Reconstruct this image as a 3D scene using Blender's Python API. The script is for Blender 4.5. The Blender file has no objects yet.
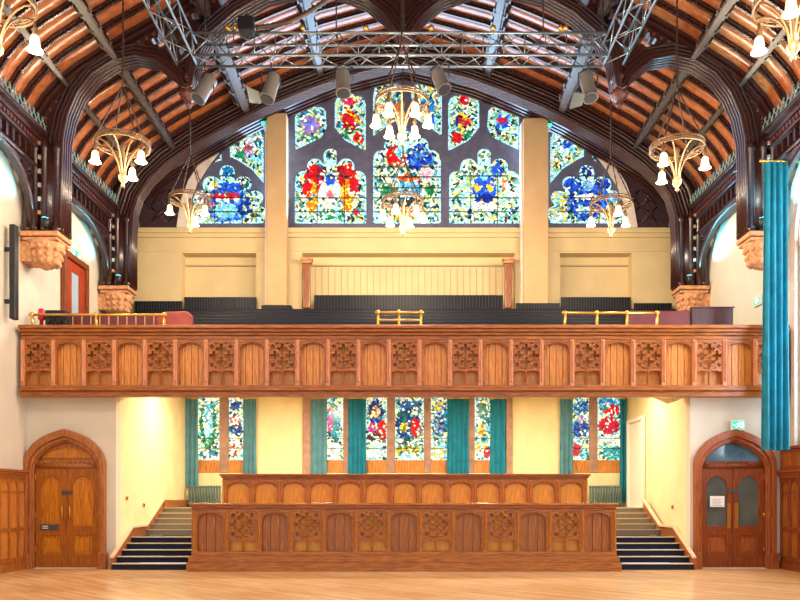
import bpy, math, random
from math import sin, cos, pi, sqrt, atan2
from mathutils import Vector, Matrix
from mathutils.geometry import tessellate_polygon, delaunay_2d_cdt
random.seed(7)
F=760.0; VX=404.0; VY=500.0; EYE=1.8
def px(x,D): return (x-VX)*D/F
def pz(y,D): return EYE+(VY-y)*D/F
sc=bpy.context.scene
col=sc.collection
# ------------------------------------------------------------------ materials
def lin(c):
    r=[]
    for v in c[:3]:
        v=v/255.0
        r.append(v/12.92 if v<=0.04045 else ((v+0.055)/1.055)**2.4)
    return (r[0],r[1],r[2],1.0)
def newmat(name):
    m=bpy.data.materials.new(name); m.use_nodes=True
    nt=m.node_tree; b=nt.nodes['Principled BSDF']
    return m,nt,b
def coords(nt,scale=(1,1,1),rot=(0,0,0)):
    g=nt.nodes.new('ShaderNodeTexCoord'); mp=nt.nodes.new('ShaderNodeMapping')
    mp.inputs['Scale'].default_value=scale; mp.inputs['Rotation'].default_value=rot
    nt.links.new(g.outputs['Object'],mp.inputs['Vector']); return mp.outputs['Vector']
def ramp(nt,fac,stops):
    r=nt.nodes.new('ShaderNodeValToRGB'); e=r.color_ramp.elements
    while len(e)<len(stops): e.new(0.5)
    for i,(p,c) in enumerate(stops): e[i].position=p; e[i].color=lin(c)
    nt.links.new(fac,r.inputs[0]); return r.outputs[0]
def plain(name,c,rough=.6,metal=0,emit=0,noise=0.0,nscale=2.0,spec=.5,bump=0):
    m,nt,b=newmat(name)
    b.inputs['Base Color'].default_value=lin(c); b.inputs['Roughness'].default_value=rough
    b.inputs['Metallic'].default_value=metal; b.inputs['Specular IOR Level'].default_value=spec
    if emit:
        b.inputs['Emission Color'].default_value=lin(c); b.inputs['Emission Strength'].default_value=emit
    if noise or bump:
        n=nt.nodes.new('ShaderNodeTexNoise'); n.inputs['Scale'].default_value=nscale; n.inputs['Detail'].default_value=4
        nt.links.new(coords(nt),n.inputs['Vector'])
        if noise:
            a=[max(0,v*(1-noise)) for v in c]; d=[min(255,v*(1+noise)) for v in c]
            nt.links.new(ramp(nt,n.outputs[0],[(.3,a),(.7,d)]),b.inputs['Base Color'])
        if bump:
            bp=nt.nodes.new('ShaderNodeBump'); bp.inputs['Strength'].default_value=bump
            nt.links.new(n.outputs[0],bp.inputs['Height']); nt.links.new(bp.outputs[0],b.inputs['Normal'])
    return m
def wood(name,dark,light,scale=(14,14,1.0),rough=.34,spec=.5,bump=.05):
    m,nt,b=newmat(name)
    n=nt.nodes.new('ShaderNodeTexNoise'); n.inputs['Scale'].default_value=3; n.inputs['Detail'].default_value=6
    n.inputs['Distortion'].default_value=.15
    nt.links.new(coords(nt,scale),n.inputs['Vector'])
    nt.links.new(ramp(nt,n.outputs[0],[(.3,dark),(.7,light)]),b.inputs['Base Color'])
    b.inputs['Roughness'].default_value=rough; b.inputs['Specular IOR Level'].default_value=spec
    bp=nt.nodes.new('ShaderNodeBump'); bp.inputs['Strength'].default_value=bump
    nt.links.new(n.outputs[0],bp.inputs['Height']); nt.links.new(bp.outputs[0],b.inputs['Normal'])
    return m
M={}
M['oak']=wood('honey oak',(136,74,24),(200,124,50))
M['oakh']=wood('honey oak rail',(112,56,16),(186,108,42),(1.0,14,14))
M['oakpanel']=wood('golden oak panel',(164,92,28),(228,152,72))
M['oakback']=wood('lamplit golden oak boards',(210,128,30),(250,182,66))  # oak gold, with some warm lamp glow put into the brighter yellow
M['oakdark']=wood('brown oak panel',(132,72,22),(186,112,44))
M['oakfront']=wood('front oak',(140,76,20),(204,130,52))
M['oakfronth']=wood('front oak rail',(124,64,16),(192,118,44),(1.0,14,14))
M['stile']=wood('pinkish oak stile',(178,112,76),(218,150,108))
M['doorL']=wood('left door oak',(122,64,14),(192,114,32))
M['doorLp']=wood('left door panel oak',(160,92,16),(222,142,40))
M['frameL']=wood('door frame oak',(134,72,28),(190,116,56))
M['doorR']=wood('right door oak',(96,42,12),(156,76,28))
M['frameR']=wood('right door frame oak',(124,58,22),(176,96,44))
M['dado']=wood('dado oak',(128,66,18),(192,116,44))
M['roofdark']=wood('dark stained roof timber',(36,17,17),(76,38,32),(5,5,5),.28,.7)
M['purlin']=wood('dark stained purlin',(60,48,44),(92,76,70),(6,1,6),.3,.6,.02)
M['rib']=wood('dark roof rib',(38,18,16),(76,38,30),(5,5,5),.25,.7)
M['roofboard']=wood('orange brown roof boarding',(150,80,46),(198,114,64),(1,3,3),.22,.9,.0)
M['wall']=plain('cream plaster',(216,207,188),.85,noise=.02,nscale=1.2)
M['wallgal']=plain('buff painted panelling',(214,190,142),.7,noise=.02)
M['wallalc']=plain('yellow cream plaster',(238,222,172),.8,noise=.03)
M['post']=plain('buff painted post',(204,168,122),.7,noise=.03)
M['slot']=plain('greyish recess paint',(170,150,120),.8)
M['stone']=plain('carved sandstone',(206,148,104),.85,noise=.15,nscale=9,bump=.6)
M['stonepink']=plain('pale stone',(228,212,200),.8,noise=.05,nscale=5)
M['tracery']=plain('grey blue stone tracery',(92,92,118),.7,noise=.1,nscale=4)
M['mull']=plain('brown stone mullion',(168,130,112),.8,noise=.1,nscale=5)
M['spandrel']=wood('dark panelled gable',(48,34,40),(78,56,64),(4,4,4),.4)
M['brass']=plain('polished brass',(226,178,84),.28,.9)
M['gold']=plain('gilded metal',(140,112,80),.42,.6)
M['bronze']=plain('dark bronze',(92,72,56),.4,.6)
M['alu']=plain('aluminium tube',(156,164,166),.28,.85)
M['black']=plain('black plastic',(22,22,26),.45)
M['grey']=plain('grey painted metal',(128,122,116),.4,.3)
M['darkgrey']=plain('dark grey metal',(46,48,52),.5,.1,spec=.3)
M['teal']=plain('teal velvet',(0,120,144),.75,noise=.12,nscale=3)
M['tealgrey']=plain('grey teal fabric',(84,136,150),.8,noise=.1,nscale=3)
M['carpet']=plain('navy stair carpet',(26,32,52),.95,noise=.2,nscale=30)
M['carpet2']=plain('taupe stair carpet',(150,136,112),.95,noise=.1,nscale=30)
M['nosing']=plain('pale stair nosing',(222,202,176),.6)
M['bench']=plain('dark navy leather',(16,18,30),.5,noise=.15,spec=.25)
M['maroon']=plain('maroon leather',(104,38,44),.4,noise=.15,nscale=4)
M['redleather']=plain('red leather',(156,58,44),.4,noise=.1,nscale=4)
M['stud']=plain('bright studs',(220,190,150),.4)
M['radiator']=plain('grey green radiator',(88,112,108),.45)
M['paper']=plain('white paper',(238,234,230),.8)
M['ink']=plain('grey ink',(120,122,128),.8)
M['plate']=plain('dark grey plate',(70,76,80),.5)
M['exitg']=plain('green exit sign face',(60,205,150),.4,emit=.7)
M['exitw']=plain('white exit pictogram',(245,250,245),.4,emit=.8)
M['red']=plain('red plastic',(220,36,60),.4)
M['redwood']=wood('red varnished wood',(130,40,20),(190,70,36))
M['doorglass']=plain('grey door glass',(82,90,84),.08,spec=.8,noise=.12,nscale=1.6)
M['fanglass']=plain('blue grey fanlight glass',(84,120,140),.1,spec=.8,noise=.25,nscale=2)
M['lead']=plain('black lead',(18,18,22),.6)
M['whitedoor']=plain('white painted wood',(240,230,214),.6)
m,nt,b=newmat('lamp shade glass'); b.inputs['Base Color'].default_value=(1,.9,.7,1)
b.inputs['Emission Color'].default_value=lin((255,214,140)); b.inputs['Emission Strength'].default_value=1.5; M['shade']=m
M['bulb']=plain('bulb',(255,214,150),.4,emit=8)
M['lampdisc']=plain('warm lamp diffuser',(255,232,180),.4,emit=3)
# stained glass: the colour of each piece is a face colour of the glass itself, lit from outdoors
m,nt,b=newmat('stained glass'); at=nt.nodes.new('ShaderNodeAttribute'); at.attribute_name='piece'
nt.links.new(at.outputs['Color'],b.inputs['Base Color']); nt.links.new(at.outputs['Color'],b.inputs['Emission Color'])
b.inputs['Emission Strength'].default_value=.8; b.inputs['Roughness'].default_value=.2; M['glass']=m
m,nt,b=newmat('daylit pale glass'); b.inputs['Base Color'].default_value=lin((220,235,245))
b.inputs['Emission Color'].default_value=lin((205,228,255)); b.inputs['Emission Strength'].default_value=4.0; M['dayglass']=m
# floor
m,nt,b=newmat('polished strip floor')
br=nt.nodes.new('ShaderNodeTexBrick'); br.inputs['Scale'].default_value=1; br.inputs['Brick Width'].default_value=1.6
br.inputs['Row Height'].default_value=.11; br.inputs['Mortar Size'].default_value=.003
br.inputs['Color1'].default_value=lin((222,174,120)); br.inputs['Color2'].default_value=lin((242,206,158)); br.inputs['Mortar'].default_value=lin((190,130,74))
nt.links.new(coords(nt,(1,1,1),(0,0,pi/4)),br.inputs['Vector'])
n=nt.nodes.new('ShaderNodeTexNoise'); n.inputs['Scale'].default_value=.5; n.inputs['Detail'].default_value=3
nt.links.new(coords(nt),n.inputs['Vector'])
mx=nt.nodes.new('ShaderNodeMixRGB'); mx.blend_type='MULTIPLY'; mx.inputs[0].default_value=.5
nt.links.new(br.outputs[0],mx.inputs[1]); nt.links.new(ramp(nt,n.outputs[0],[(.3,(215,190,165)),(.7,(255,255,255))]),mx.inputs[2])
nt.links.new(mx.outputs[0],b.inputs['Base Color']); b.inputs['Roughness'].default_value=.22; M['floor']=m

# ------------------------------------------------------------------ mesh builder
class MB:
    def __init__(s): s.v=[]; s.f=[]; s.smooth=False
    def box(s,x0,x1,y0,y1,z0,z1):
        n=len(s.v); s.v+=[(x,y,z) for x in (x0,x1) for y in (y0,y1) for z in (z0,z1)]
        s.f+=[tuple(n+i for i in q) for q in ((0,1,3,2),(4,6,7,5),(0,4,5,1),(2,3,7,6),(0,2,6,4),(1,5,7,3))]; return s
    def prism(s,pts,y0,y1,ax='y'):
        n=len(s.v); k=len(pts)
        def mp(a,b,c): return (a,c,b) if ax=='y' else ((c,a,b) if ax=='x' else (a,b,c))
        s.v+=[mp(a,b,y0) for a,b in pts]+[mp(a,b,y1) for a,b in pts]
        s.f.append(tuple(range(n,n+k))); s.f.append(tuple(range(n+2*k-1,n+k-1,-1)))
        for i in range(k):
            j=(i+1)%k; s.f.append((n+i,n+k+i,n+k+j,n+j))
        return s
    def plate(s,outer,holes,y0,y1,ax='y'):
        def mp(a,b,c): return (a,c,b) if ax=='y' else ((c,a,b) if ax=='x' else (a,b,c))
        loops=[outer]+list(holes); flat=[p for l in loops for p in l]
        if len(loops)==1: tris=tessellate_polygon([[Vector((a,b,0)) for a,b in outer]])
        else:
            def pin(x,y,P):
                q=False; m=len(P)
                for i in range(m):
                    a,b=P[i],P[(i+1)%m]
                    if (a[1]>y)!=(b[1]>y) and x<(b[0]-a[0])*(y-a[1])/(b[1]-a[1])+a[0]: q=not q
                return q
            ed=[]; o=0
            for l in loops:
                L=len(l); ed+=[(o+i,o+(i+1)%L) for i in range(L)]; o+=L
            vs,_,fs,ov,_,_=delaunay_2d_cdt([Vector(p) for p in flat],ed,[],0,1e-7)
            tris=[]
            bbs=[(min(p[0] for p in h),max(p[0] for p in h),min(p[1] for p in h),max(p[1] for p in h)) for h in holes]
            for f_ in fs:
                cx=sum(vs[i].x for i in f_)/3; cy=sum(vs[i].y for i in f_)/3
                if not pin(cx,cy,outer): continue
                if any(b[0]<cx<b[1] and b[2]<cy<b[3] and pin(cx,cy,h) for b,h in zip(bbs,holes)): continue
                if any(not ov[i] for i in f_): continue
                tris.append([ov[i][0] for i in f_])
        n=len(s.v); k=len(flat)
        s.v+=[mp(a,b,y0) for a,b in flat]+[mp(a,b,y1) for a,b in flat]
        for t in tris:
            s.f.append(tuple(n+i for i in t)); s.f.append(tuple(n+k+i for i in reversed(t)))
        o=0
        for l in loops:
            L=len(l)
            for i in range(L):
                a=o+i; c=o+(i+1)%L; s.f.append((n+a,n+k+a,n+k+c,n+c))
            o+=L
        return s
    def lathe(s,cx,cy,prof,n=12):
        b=len(s.v)
        for r,z in prof:
            for i in range(n):
                a=2*pi*i/n; s.v.append((cx+r*cos(a),cy+r*sin(a),z))
        for j in range(len(prof)-1):
            for i in range(n):
                k=(i+1)%n; s.f.append((b+j*n+i,b+j*n+k,b+(j+1)*n+k,b+(j+1)*n+i))
        s.f.append(tuple(b+i for i in reversed(range(n)))); s.f.append(tuple(b+(len(prof)-1)*n+i for i in range(n)))
        s.smooth=True; return s
    def tube(s,path,r,n=8,closed=False):
        P=[Vector(p) for p in path]; b=len(s.v); m=len(P)
        rs=r if isinstance(r,(list,tuple)) else [r]*m; pa=None
        for i,p in enumerate(P):
            if closed: t=P[(i+1)%m]-P[(i-1)%m]
            else: t=P[min(i+1,m-1)]-P[max(i-1,0)]
            t.normalize(); up=Vector((0,0,1)) if abs(t.z)<.95 else Vector((0,1,0))
            a=t.cross(up).normalized() if pa is None else (pa-t*pa.dot(t)).normalized(); pa=a; c=t.cross(a).normalized()
            for k in range(n):
                w=2*pi*k/n; s.v.append(tuple(p+(a*cos(w)+c*sin(w))*rs[i]))
        for j in range(m if closed else m-1):
            j2=(j+1)%m
            for i in range(n):
                k=(i+1)%n; s.f.append((b+j*n+i,b+j*n+k,b+j2*n+k,b+j2*n+i))
        if not closed:
            s.f.append(tuple(b+i for i in reversed(range(n)))); s.f.append(tuple(b+(m-1)*n+i for i in range(n)))
        s.smooth=True; return s
    def sweep(s,path,w0,w1,y0,y1):
        """strip in the XZ plane: band between normal offsets w0..w1 of the path, from y0 to y1"""
        a=offset(path,w0); b=offset(path,w1); s.prism(a+b[::-1],y0,y1) if False else None
        n=len(s.v); k=len(path)
        for p,q in zip(a,b): s.v+=[(p[0],y0,p[1]),(q[0],y0,q[1]),(q[0],y1,q[1]),(p[0],y1,p[1])]
        for i in range(k-1):
            o=n+4*i
            for e in range(4):
                g=(e+1)%4; s.f.append((o+e,o+g,o+4+g,o+4+e))
        s.f.append((n,n+3,n+2,n+1)); o=n+4*(k-1); s.f.append((o,o+1,o+2,o+3)); return s
def offset(path,d):
    out=[]; m=len(path)
    for i in range(m):
        a=path[max(i-1,0)]; b=path[min(i+1,m-1)]; tx,tz=b[0]-a[0],b[1]-a[1]; L=sqrt(tx*tx+tz*tz) or 1
        out.append((path[i][0]-tz/L*d,path[i][1]+tx/L*d))
    return out
def tagit(o,label=None,cat=None,group=None,kind=None):
    if label: o['label']=label
    if cat: o['category']=cat
    if group: o['group']=group
    if kind: o['kind']=kind
    return o
def worldloc(o):
    v=Vector((0,0,0))
    while o is not None: v+=Vector(o.location); o=o.parent
    return v
def obj(name,mb,mat,parent=None,loc=None,bevel=0,label=None,smooth=None):
    """mb in world coordinates; stored relative to its parent or to loc"""
    base=worldloc(parent) if parent else Vector(loc or (0,0,0))
    own=Vector((0,0,0))
    me=bpy.data.meshes.new(name)
    me.from_pydata([(x-base.x,y-base.y,z-base.z) for x,y,z in mb.v],[],mb.f); me.update()
    import bmesh
    bm=bmesh.new(); bm.from_mesh(me); bmesh.ops.recalc_face_normals(bm,faces=bm.faces); bm.to_mesh(me); bm.free()
    if (mb.smooth if smooth is None else smooth):
        for p in me.polygons: p.use_smooth=len(p.vertices)<=4
    me.materials.append(M[mat] if isinstance(mat,str) else mat)
    o=bpy.data.objects.new(name,me); col.objects.link(o)
    if parent: o.parent=parent
    else: o.location=base
    if bevel:
        b=o.modifiers.new('bevel','BEVEL'); b.width=bevel; b.segments=2; b.limit_method='ANGLE'; b.angle_limit=.7
    if label: o['label']=label
    return o
def thing(name,loc,label,cat,group=None,kind=None):
    o=bpy.data.objects.new(name,None); col.objects.link(o); o.location=loc; o.empty_display_size=.2
    return tagit(o,label,cat,group,kind)
def dup(o,parent=None,shift=None,label=None):
    c=o.copy(); col.objects.link(c)
    if parent is not None: c.parent=parent
    if shift: c.location=Vector(c.location)+Vector(shift)
    if label: c['label']=label
    for ch in [q for q in bpy.data.objects if q.parent is o and q is not c]: dup(ch,c)
    return c
def structure(name,mb,mat,label,cat,bevel=0):
    return tagit(obj(name,mb,mat,bevel=bevel),label,cat,None,'structure')
def B(*a): return MB().box(*a)

# ------------------------------------------------------------------ shell
WX=9.95
ceilprof=[(9.95,10.9),(9.9,11.3),(9.75,11.8),(9.45,12.3),(9.05,12.75),(8.55,13.15),(8.0,13.5),(7.2,14.0),(6.4,14.45),(5.7,14.85),(5,15.2),(3.75,15.75),(2.5,16.25),(1.2,16.6),(0,16.9)]
full=[(-x,z) for x,z in ceilprof]+[(x,z) for x,z in ceilprof[-2::-1]]
def roofz(x):
    x=abs(x)
    for (a,b),(c,d) in zip(ceilprof,ceilprof[1:]):
        if c<=x<=a: return b+(d-b)*(a-x)/(a-c)
    return 10.9
structure('floor',B(-WX-.3,WX+.3,3,20.2,-.2,0),'floor','pale golden polished strip wood floor of the hall','floor')
# side walls
lw=MB(); lw.box(-WX-.4,-WX,6,27.4,0,11.2)
structure('wall_left',lw,'wall','cream plastered left side wall of the hall','wall')
# right wall with arched window opening (y,z)
def archpts(y0,y1,z0,zs,rise,n=10):
    pts=[(y0,z0),(y1,z0),(y1,zs)]; w=y1-y0; c=(y0+y1)/2
    for i in range(1,n):
        t=i/n; pts.append((y1-(w/2)*(1-cos(t*pi/2))*1.0, zs+rise*sin(t*pi/2)))
    pts.append((c,zs+rise))
    for i in range(n-1,0,-1):
        t=i/n; pts.append((y0+(w/2)*(1-cos(t*pi/2)), zs+rise*sin(t*pi/2)))
    pts.append((y0,zs)); return pts
rwh=archpts(15.6,19.15,3.1,8.35,1.9)
rw=MB().plate([(6,0),(27.4,0),(27.4,11.2),(6,11.2)],[rwh],WX,WX+.4,'x')
structure('wall_right',rw,'wall','cream plastered right side wall with a tall pointed window','wall')
# right window : reveal mouldings, shaft, glass
w4=thing('window_4',(WX,17.4,3.1),'tall pointed side window in pale stone behind the hanging teal curtain','window',None,'structure')
def scalearch(k): 
    c=17.375
    return [(c+(y-c)*k, 3.1+(z-3.1)*(1+(k-1)*.55)) for y,z in rwh]
for i,(k,x0,x1) in enumerate(((1.12,WX-.1,WX-.003),(1.0,WX+.1,WX+.2),)):
    obj('moulding',MB().plate(scalearch(k),[scalearch(k*.9)],x0,x1,'x'),'stonepink',w4,bevel=.03)
sh=MB()
for yy in (19.0,15.75,17.375): sh.lathe(WX+.08,yy,[(.12,3.1),(.12,3.35),(.07,3.4),(.07,8.0),(.13,8.2),(.15,8.35),(.1,8.4)],10)
obj('shaft',sh,'stonepink',w4)
gm=MB().plate(scalearch(.995),[],WX+.28,WX+.3,'x'); obj('glass_pane',gm,'dayglass',w4)
mu=MB()
for yy in (16.5,17.375,18.25): mu.box(WX+.2,WX+.28,yy-.04,yy+.04,3.1,9.6)
for zz in (4.4,5.7,7.0,8.3): mu.box(WX+.21,WX+.27,15.65,19.1,zz-.02,zz+.02)
obj('mullion',mu,'stonepink',w4)
# door wall (piers either side of the alcove)
AL=-7.58; AR=7.53
def dooro(xc,hw,zs,za,n=8,z0=0):
    """tudor arch outline"""
    pts=[(xc-hw,z0),(xc+hw,z0),(xc+hw,zs)]
    A=[]
    for i in range(1,n+1):
        t=i/n; u=1-t
        a=1-t**1.8; A.append((hw*a, zs+(za-zs)*(.68*max(0,1-a**3)**.555+.32*(1-a))))
    pts+=[(xc+a,z) for a,z in A]; pts+=[(xc-a,z) for a,z in A[-2::-1]]; pts.append((xc-hw,zs)); return pts
LDx=px(66,20); RDx=px(733.5,20)
bw=MB()
bw.plate([(-WX,0),(AL,0),(AL,4.6),(-WX,4.6)],[dooro(LDx,.93,2.6,3.42,z0=.02)],20,20.3)
structure('wall_back',bw,'wall','cream plastered end wall around the left double door','wall')
bw=MB(); bw.plate([(AR,0),(WX,0),(WX,4.6),(AR,4.6)],[dooro(RDx,.93,2.6,3.42,z0=.02)],20,20.3)
structure('wall_back',bw,'wall','cream plastered end wall around the right glazed door','wall')
# alcove side walls (right one slightly splayed)
structure('wall_alcove_left',MB().prism([(AL,20.3),(AL,26.5),(AL-.25,26.5),(AL-.25,20.3)],0,5.5,'z'),'wallalc','yellow cream wall beside the left staircase','wall')
structure('wall_alcove_right',MB().prism([(AR,20.3),(7.8,26.5),(8.05,26.5),(AR+.25,20.3)],0,5.5,'z'),'wallalc','yellow cream wall beside the right staircase','wall')
structure('ceiling_alcove',B(AL-.3,8.1,20.75,26.9,5.5,5.55),'wallalc','plain ceiling under the gallery','ceiling')
structure('beam',B(-WX,WX,19.8,20.75,4.6,4.95),'wallalc','plastered beam carrying the gallery front','beam').name='trim_1'
# alcove back wall with three window openings
D3=26.5
def R3(x0,x1,y0,y1): return (px(x0,D3),px(x1,D3),pz(y1,D3),pz(y0,D3))
zt=5.42
open3=[(px(196,D3),px(250,D3)),(px(315,D3),px(502,D3)),(px(566,D3),px(624,D3))]
zs=pz(473,D3)
structure('wall_alcove_back',MB().plate([(-8,0),(8.1,0),(8.1,5.5),(-8,5.5)],[[(a,zs),(b,zs),(b,zt),(a,zt)] for a,b in open3],D3,D3+.3),'wallalc','yellow cream rear wall of the recess under the gallery','wall')
pl=MB()
for a,b in ((303,311),(506,512)): pl.box(px(a,D3),px(b,D3),D3-.12,D3-.005,1.55,5.49)
structure('trim_2',pl,'mull','pair of tan pilasters flanking the middle lower window','trim')
# ------------------------------------------------------------------ stained glass
PAL_UP=[(206,236,236),(160,226,240),(236,232,160),(190,224,150),(250,250,240),(80,170,190),(40,120,160),(110,180,110),(226,196,100),(30,80,120),(20,40,60),(150,210,200),(240,248,255),(120,110,50),(30,60,50),(170,200,120)]
def blobcol(x,y,blobs,pal,rng):
    for cx,cy,rx,ry,c in reversed(blobs):
        if ((x-cx)/rx)**2+((y-cy)/ry)**2<1:
            if rng.random()<.16: return rng.choice(pal)
            k=.75+.45*rng.random()
            if isinstance(c,list): c=rng.choice(c)
            return tuple(min(255,v*k) for v in c)
    return rng.choice(pal)
def glassmesh(parent,inside,bbox,D,y,step,blobs,pal,border=(176,238,252),bw=2.5,seed=1,name='glass_pane'):
    """bbox and blobs in photo pixels; step piece size in pixels"""
    rng=random.Random(seed)
    x0,y0,x1,y1=bbox; x0-=3;y0-=3;x1+=3;y1+=3; nx=int((x1-x0)/step)+1; ny=int((y1-y0)/step)+1
    J={}
    for i in range(nx+1):
        for j in range(ny+1): gx,gy_=x0+i*step,y0+j*step; J[i,j]=(gx+1.5*sin(gy_*.55+1)+rng.uniform(-.36,.36)*step, gy_+1.5*sin(gx*.5+2)+rng.uniform(-.36,.36)*step)
    V=[];Fc=[];C=[]
    base=worldloc(parent)
    for i in range(nx):
        for j in range(ny):
            q=[J[i,j],J[i+1,j],J[i+1,j+1],J[i,j+1]]; cx=sum(p[0] for p in q)/4; cy=sum(p[1] for p in q)/4
            if not any(inside(a,b) for a,b in q+[(cx,cy)]): continue
            edge=bw and not all(inside(cx+dx,cy+dy) for dx,dy in ((bw,0),(-bw,0),(0,bw),(0,-bw)))
            c=border if (edge and rng.random()<.85) else blobcol(cx,cy,blobs,pal,rng)
            n=len(V); k=.9 if rng.random()<.7 else .8
            for a,b in q:
                a=cx+(a-cx)*k; b=cy+(b-cy)*k
                V.append((px(a,D)-base.x,y-base.y,pz(b,D)-base.z))
            Fc.append((n,n+1,n+2,n+3)); C.append(lin(c))
    me=bpy.data.meshes.new(name); me.from_pydata(V,[],Fc)
    ca=me.color_attributes.new('piece','FLOAT_COLOR','CORNER')
    for p in me.polygons:
        for li in p.loop_indices: ca.data[li].color=C[p.index]
    me.materials.append(M['glass']); o=bpy.data.objects.new(name,me); col.objects.link(o); o.parent=parent
    return o
def union(circs,polys):
    def pin(x,y,P):
        r=False; n=len(P)
        for i in range(n):
            a,b=P[i],P[(i+1)%n]
            if (a[1]>y)!=(b[1]>y) and x<(b[0]-a[0])*(y-a[1])/(b[1]-a[1])+a[0]: r=not r
        return r
    def f(x,y):
        for cx,cy,r in circs:
            if (x-cx)**2+(y-cy)**2<r*r: return True
        return any(pin(x,y,P) for P in polys)
    return f
def trace(f,c,n=120,R=80):
    out=[]
    for i in range(n):
        a=2*pi*i/n; r=R
        while r>0 and not f(c[0]+cos(a)*r,c[1]+sin(a)*r): r-=.25
        out.append((c[0]+cos(a)*r,c[1]+sin(a)*r))
    return out
def mir(circs,polys,ax=407):
    return [(2*ax-x,y,r) for x,y,r in circs],[[(2*ax-x,y) for x,y in P] for P in polys]
DG=27.0
shapes={}
shapes['big_l']=([(330.5,155,7.5),(315,166,8.5),(346,166,8.5),(303,178,8),(358,178,8)],[[(294.5,181),(366.5,181),(366.5,224),(294.5,224)],[(308,164),(353,164),(360,182),(300,182)]],(330,195))
shapes['big_c']=([(406,137,7.5),(392,145,8),(421,145,8),(381.5,157,8),(432,157,8)],[[(373,160),(441,160),(441,224),(373,224)],[(388,146),(425,146),(434,162),(380,162)]],(407,185))
shapes['big_r']=([(484.5,155,7.5),(469,166,8.5),(500,166,8.5),(457,178,8),(512,178,8)],[[(449,181),(520,181),(520,224),(449,224)],[(462,164),(507,164),(514,182),(454,182)]],(484,195))
shapes['up1']=([(303,113,7),(311,108,5),(319,113,7)],[[(294.5,112),(326,112),(327,128),(322,138),(295,151)]],(310,122))
shapes['up2']=([(342,102,7),(350,97,5),(358,102,7)],[[(334.5,102),(366,102),(366,152),(345,141),(334.5,128)]],(350,120))
shapes['up3']=([(381,90,7),(388,85,5),(396,90,7)],[[(373,92),(404,92),(402,118),(387,127),(373,137)]],(388,108))
for k,ax in (('up1',407),('up2',407),('up3',407.5)):
    c,p,(a,b_)=shapes[k]; c2,p2=mir(c,p,ax); shapes[k+'r']=(c2,p2,(2*ax-a,b_))
shapes['side_l']=([(227,172,8),(211,184,9),(243,184,9),(201,198,8.5),(255,198,8.5),(198,214,9),(258,214,9)],[[(194,212),(264,212),(264,224),(192,224)],[(208,180),(246,180),(256,214),(200,214)]],(228,205))
shapes['side_u']=([(238,135,6),(247,129,5.5),(256,135,6)],[[(229.5,136),(264,136),(264,184),(252,170),(238,161),(229.5,157)]],(248,148))
shapes['side_t']=([],[[(222,142),(222,161),(208,165),(197,174),(204,160)]],(216,158))
for k in ('side_l','side_u','side_t'):
    c,p,(a,b_)=shapes[k]; c2,p2=mir(c,p,407); shapes[k+'r']=(c2,p2,(814-a,b_))
RED=(214,20,30);BLU=(30,80,210);DBL=(20,40,140);GRN=(20,130,80);YEL=(240,200,40);WHT=(240,245,240);CY=(120,210,235);ORG=(230,110,30);PUR=(150,120,190);OLI=(110,120,40)
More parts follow.
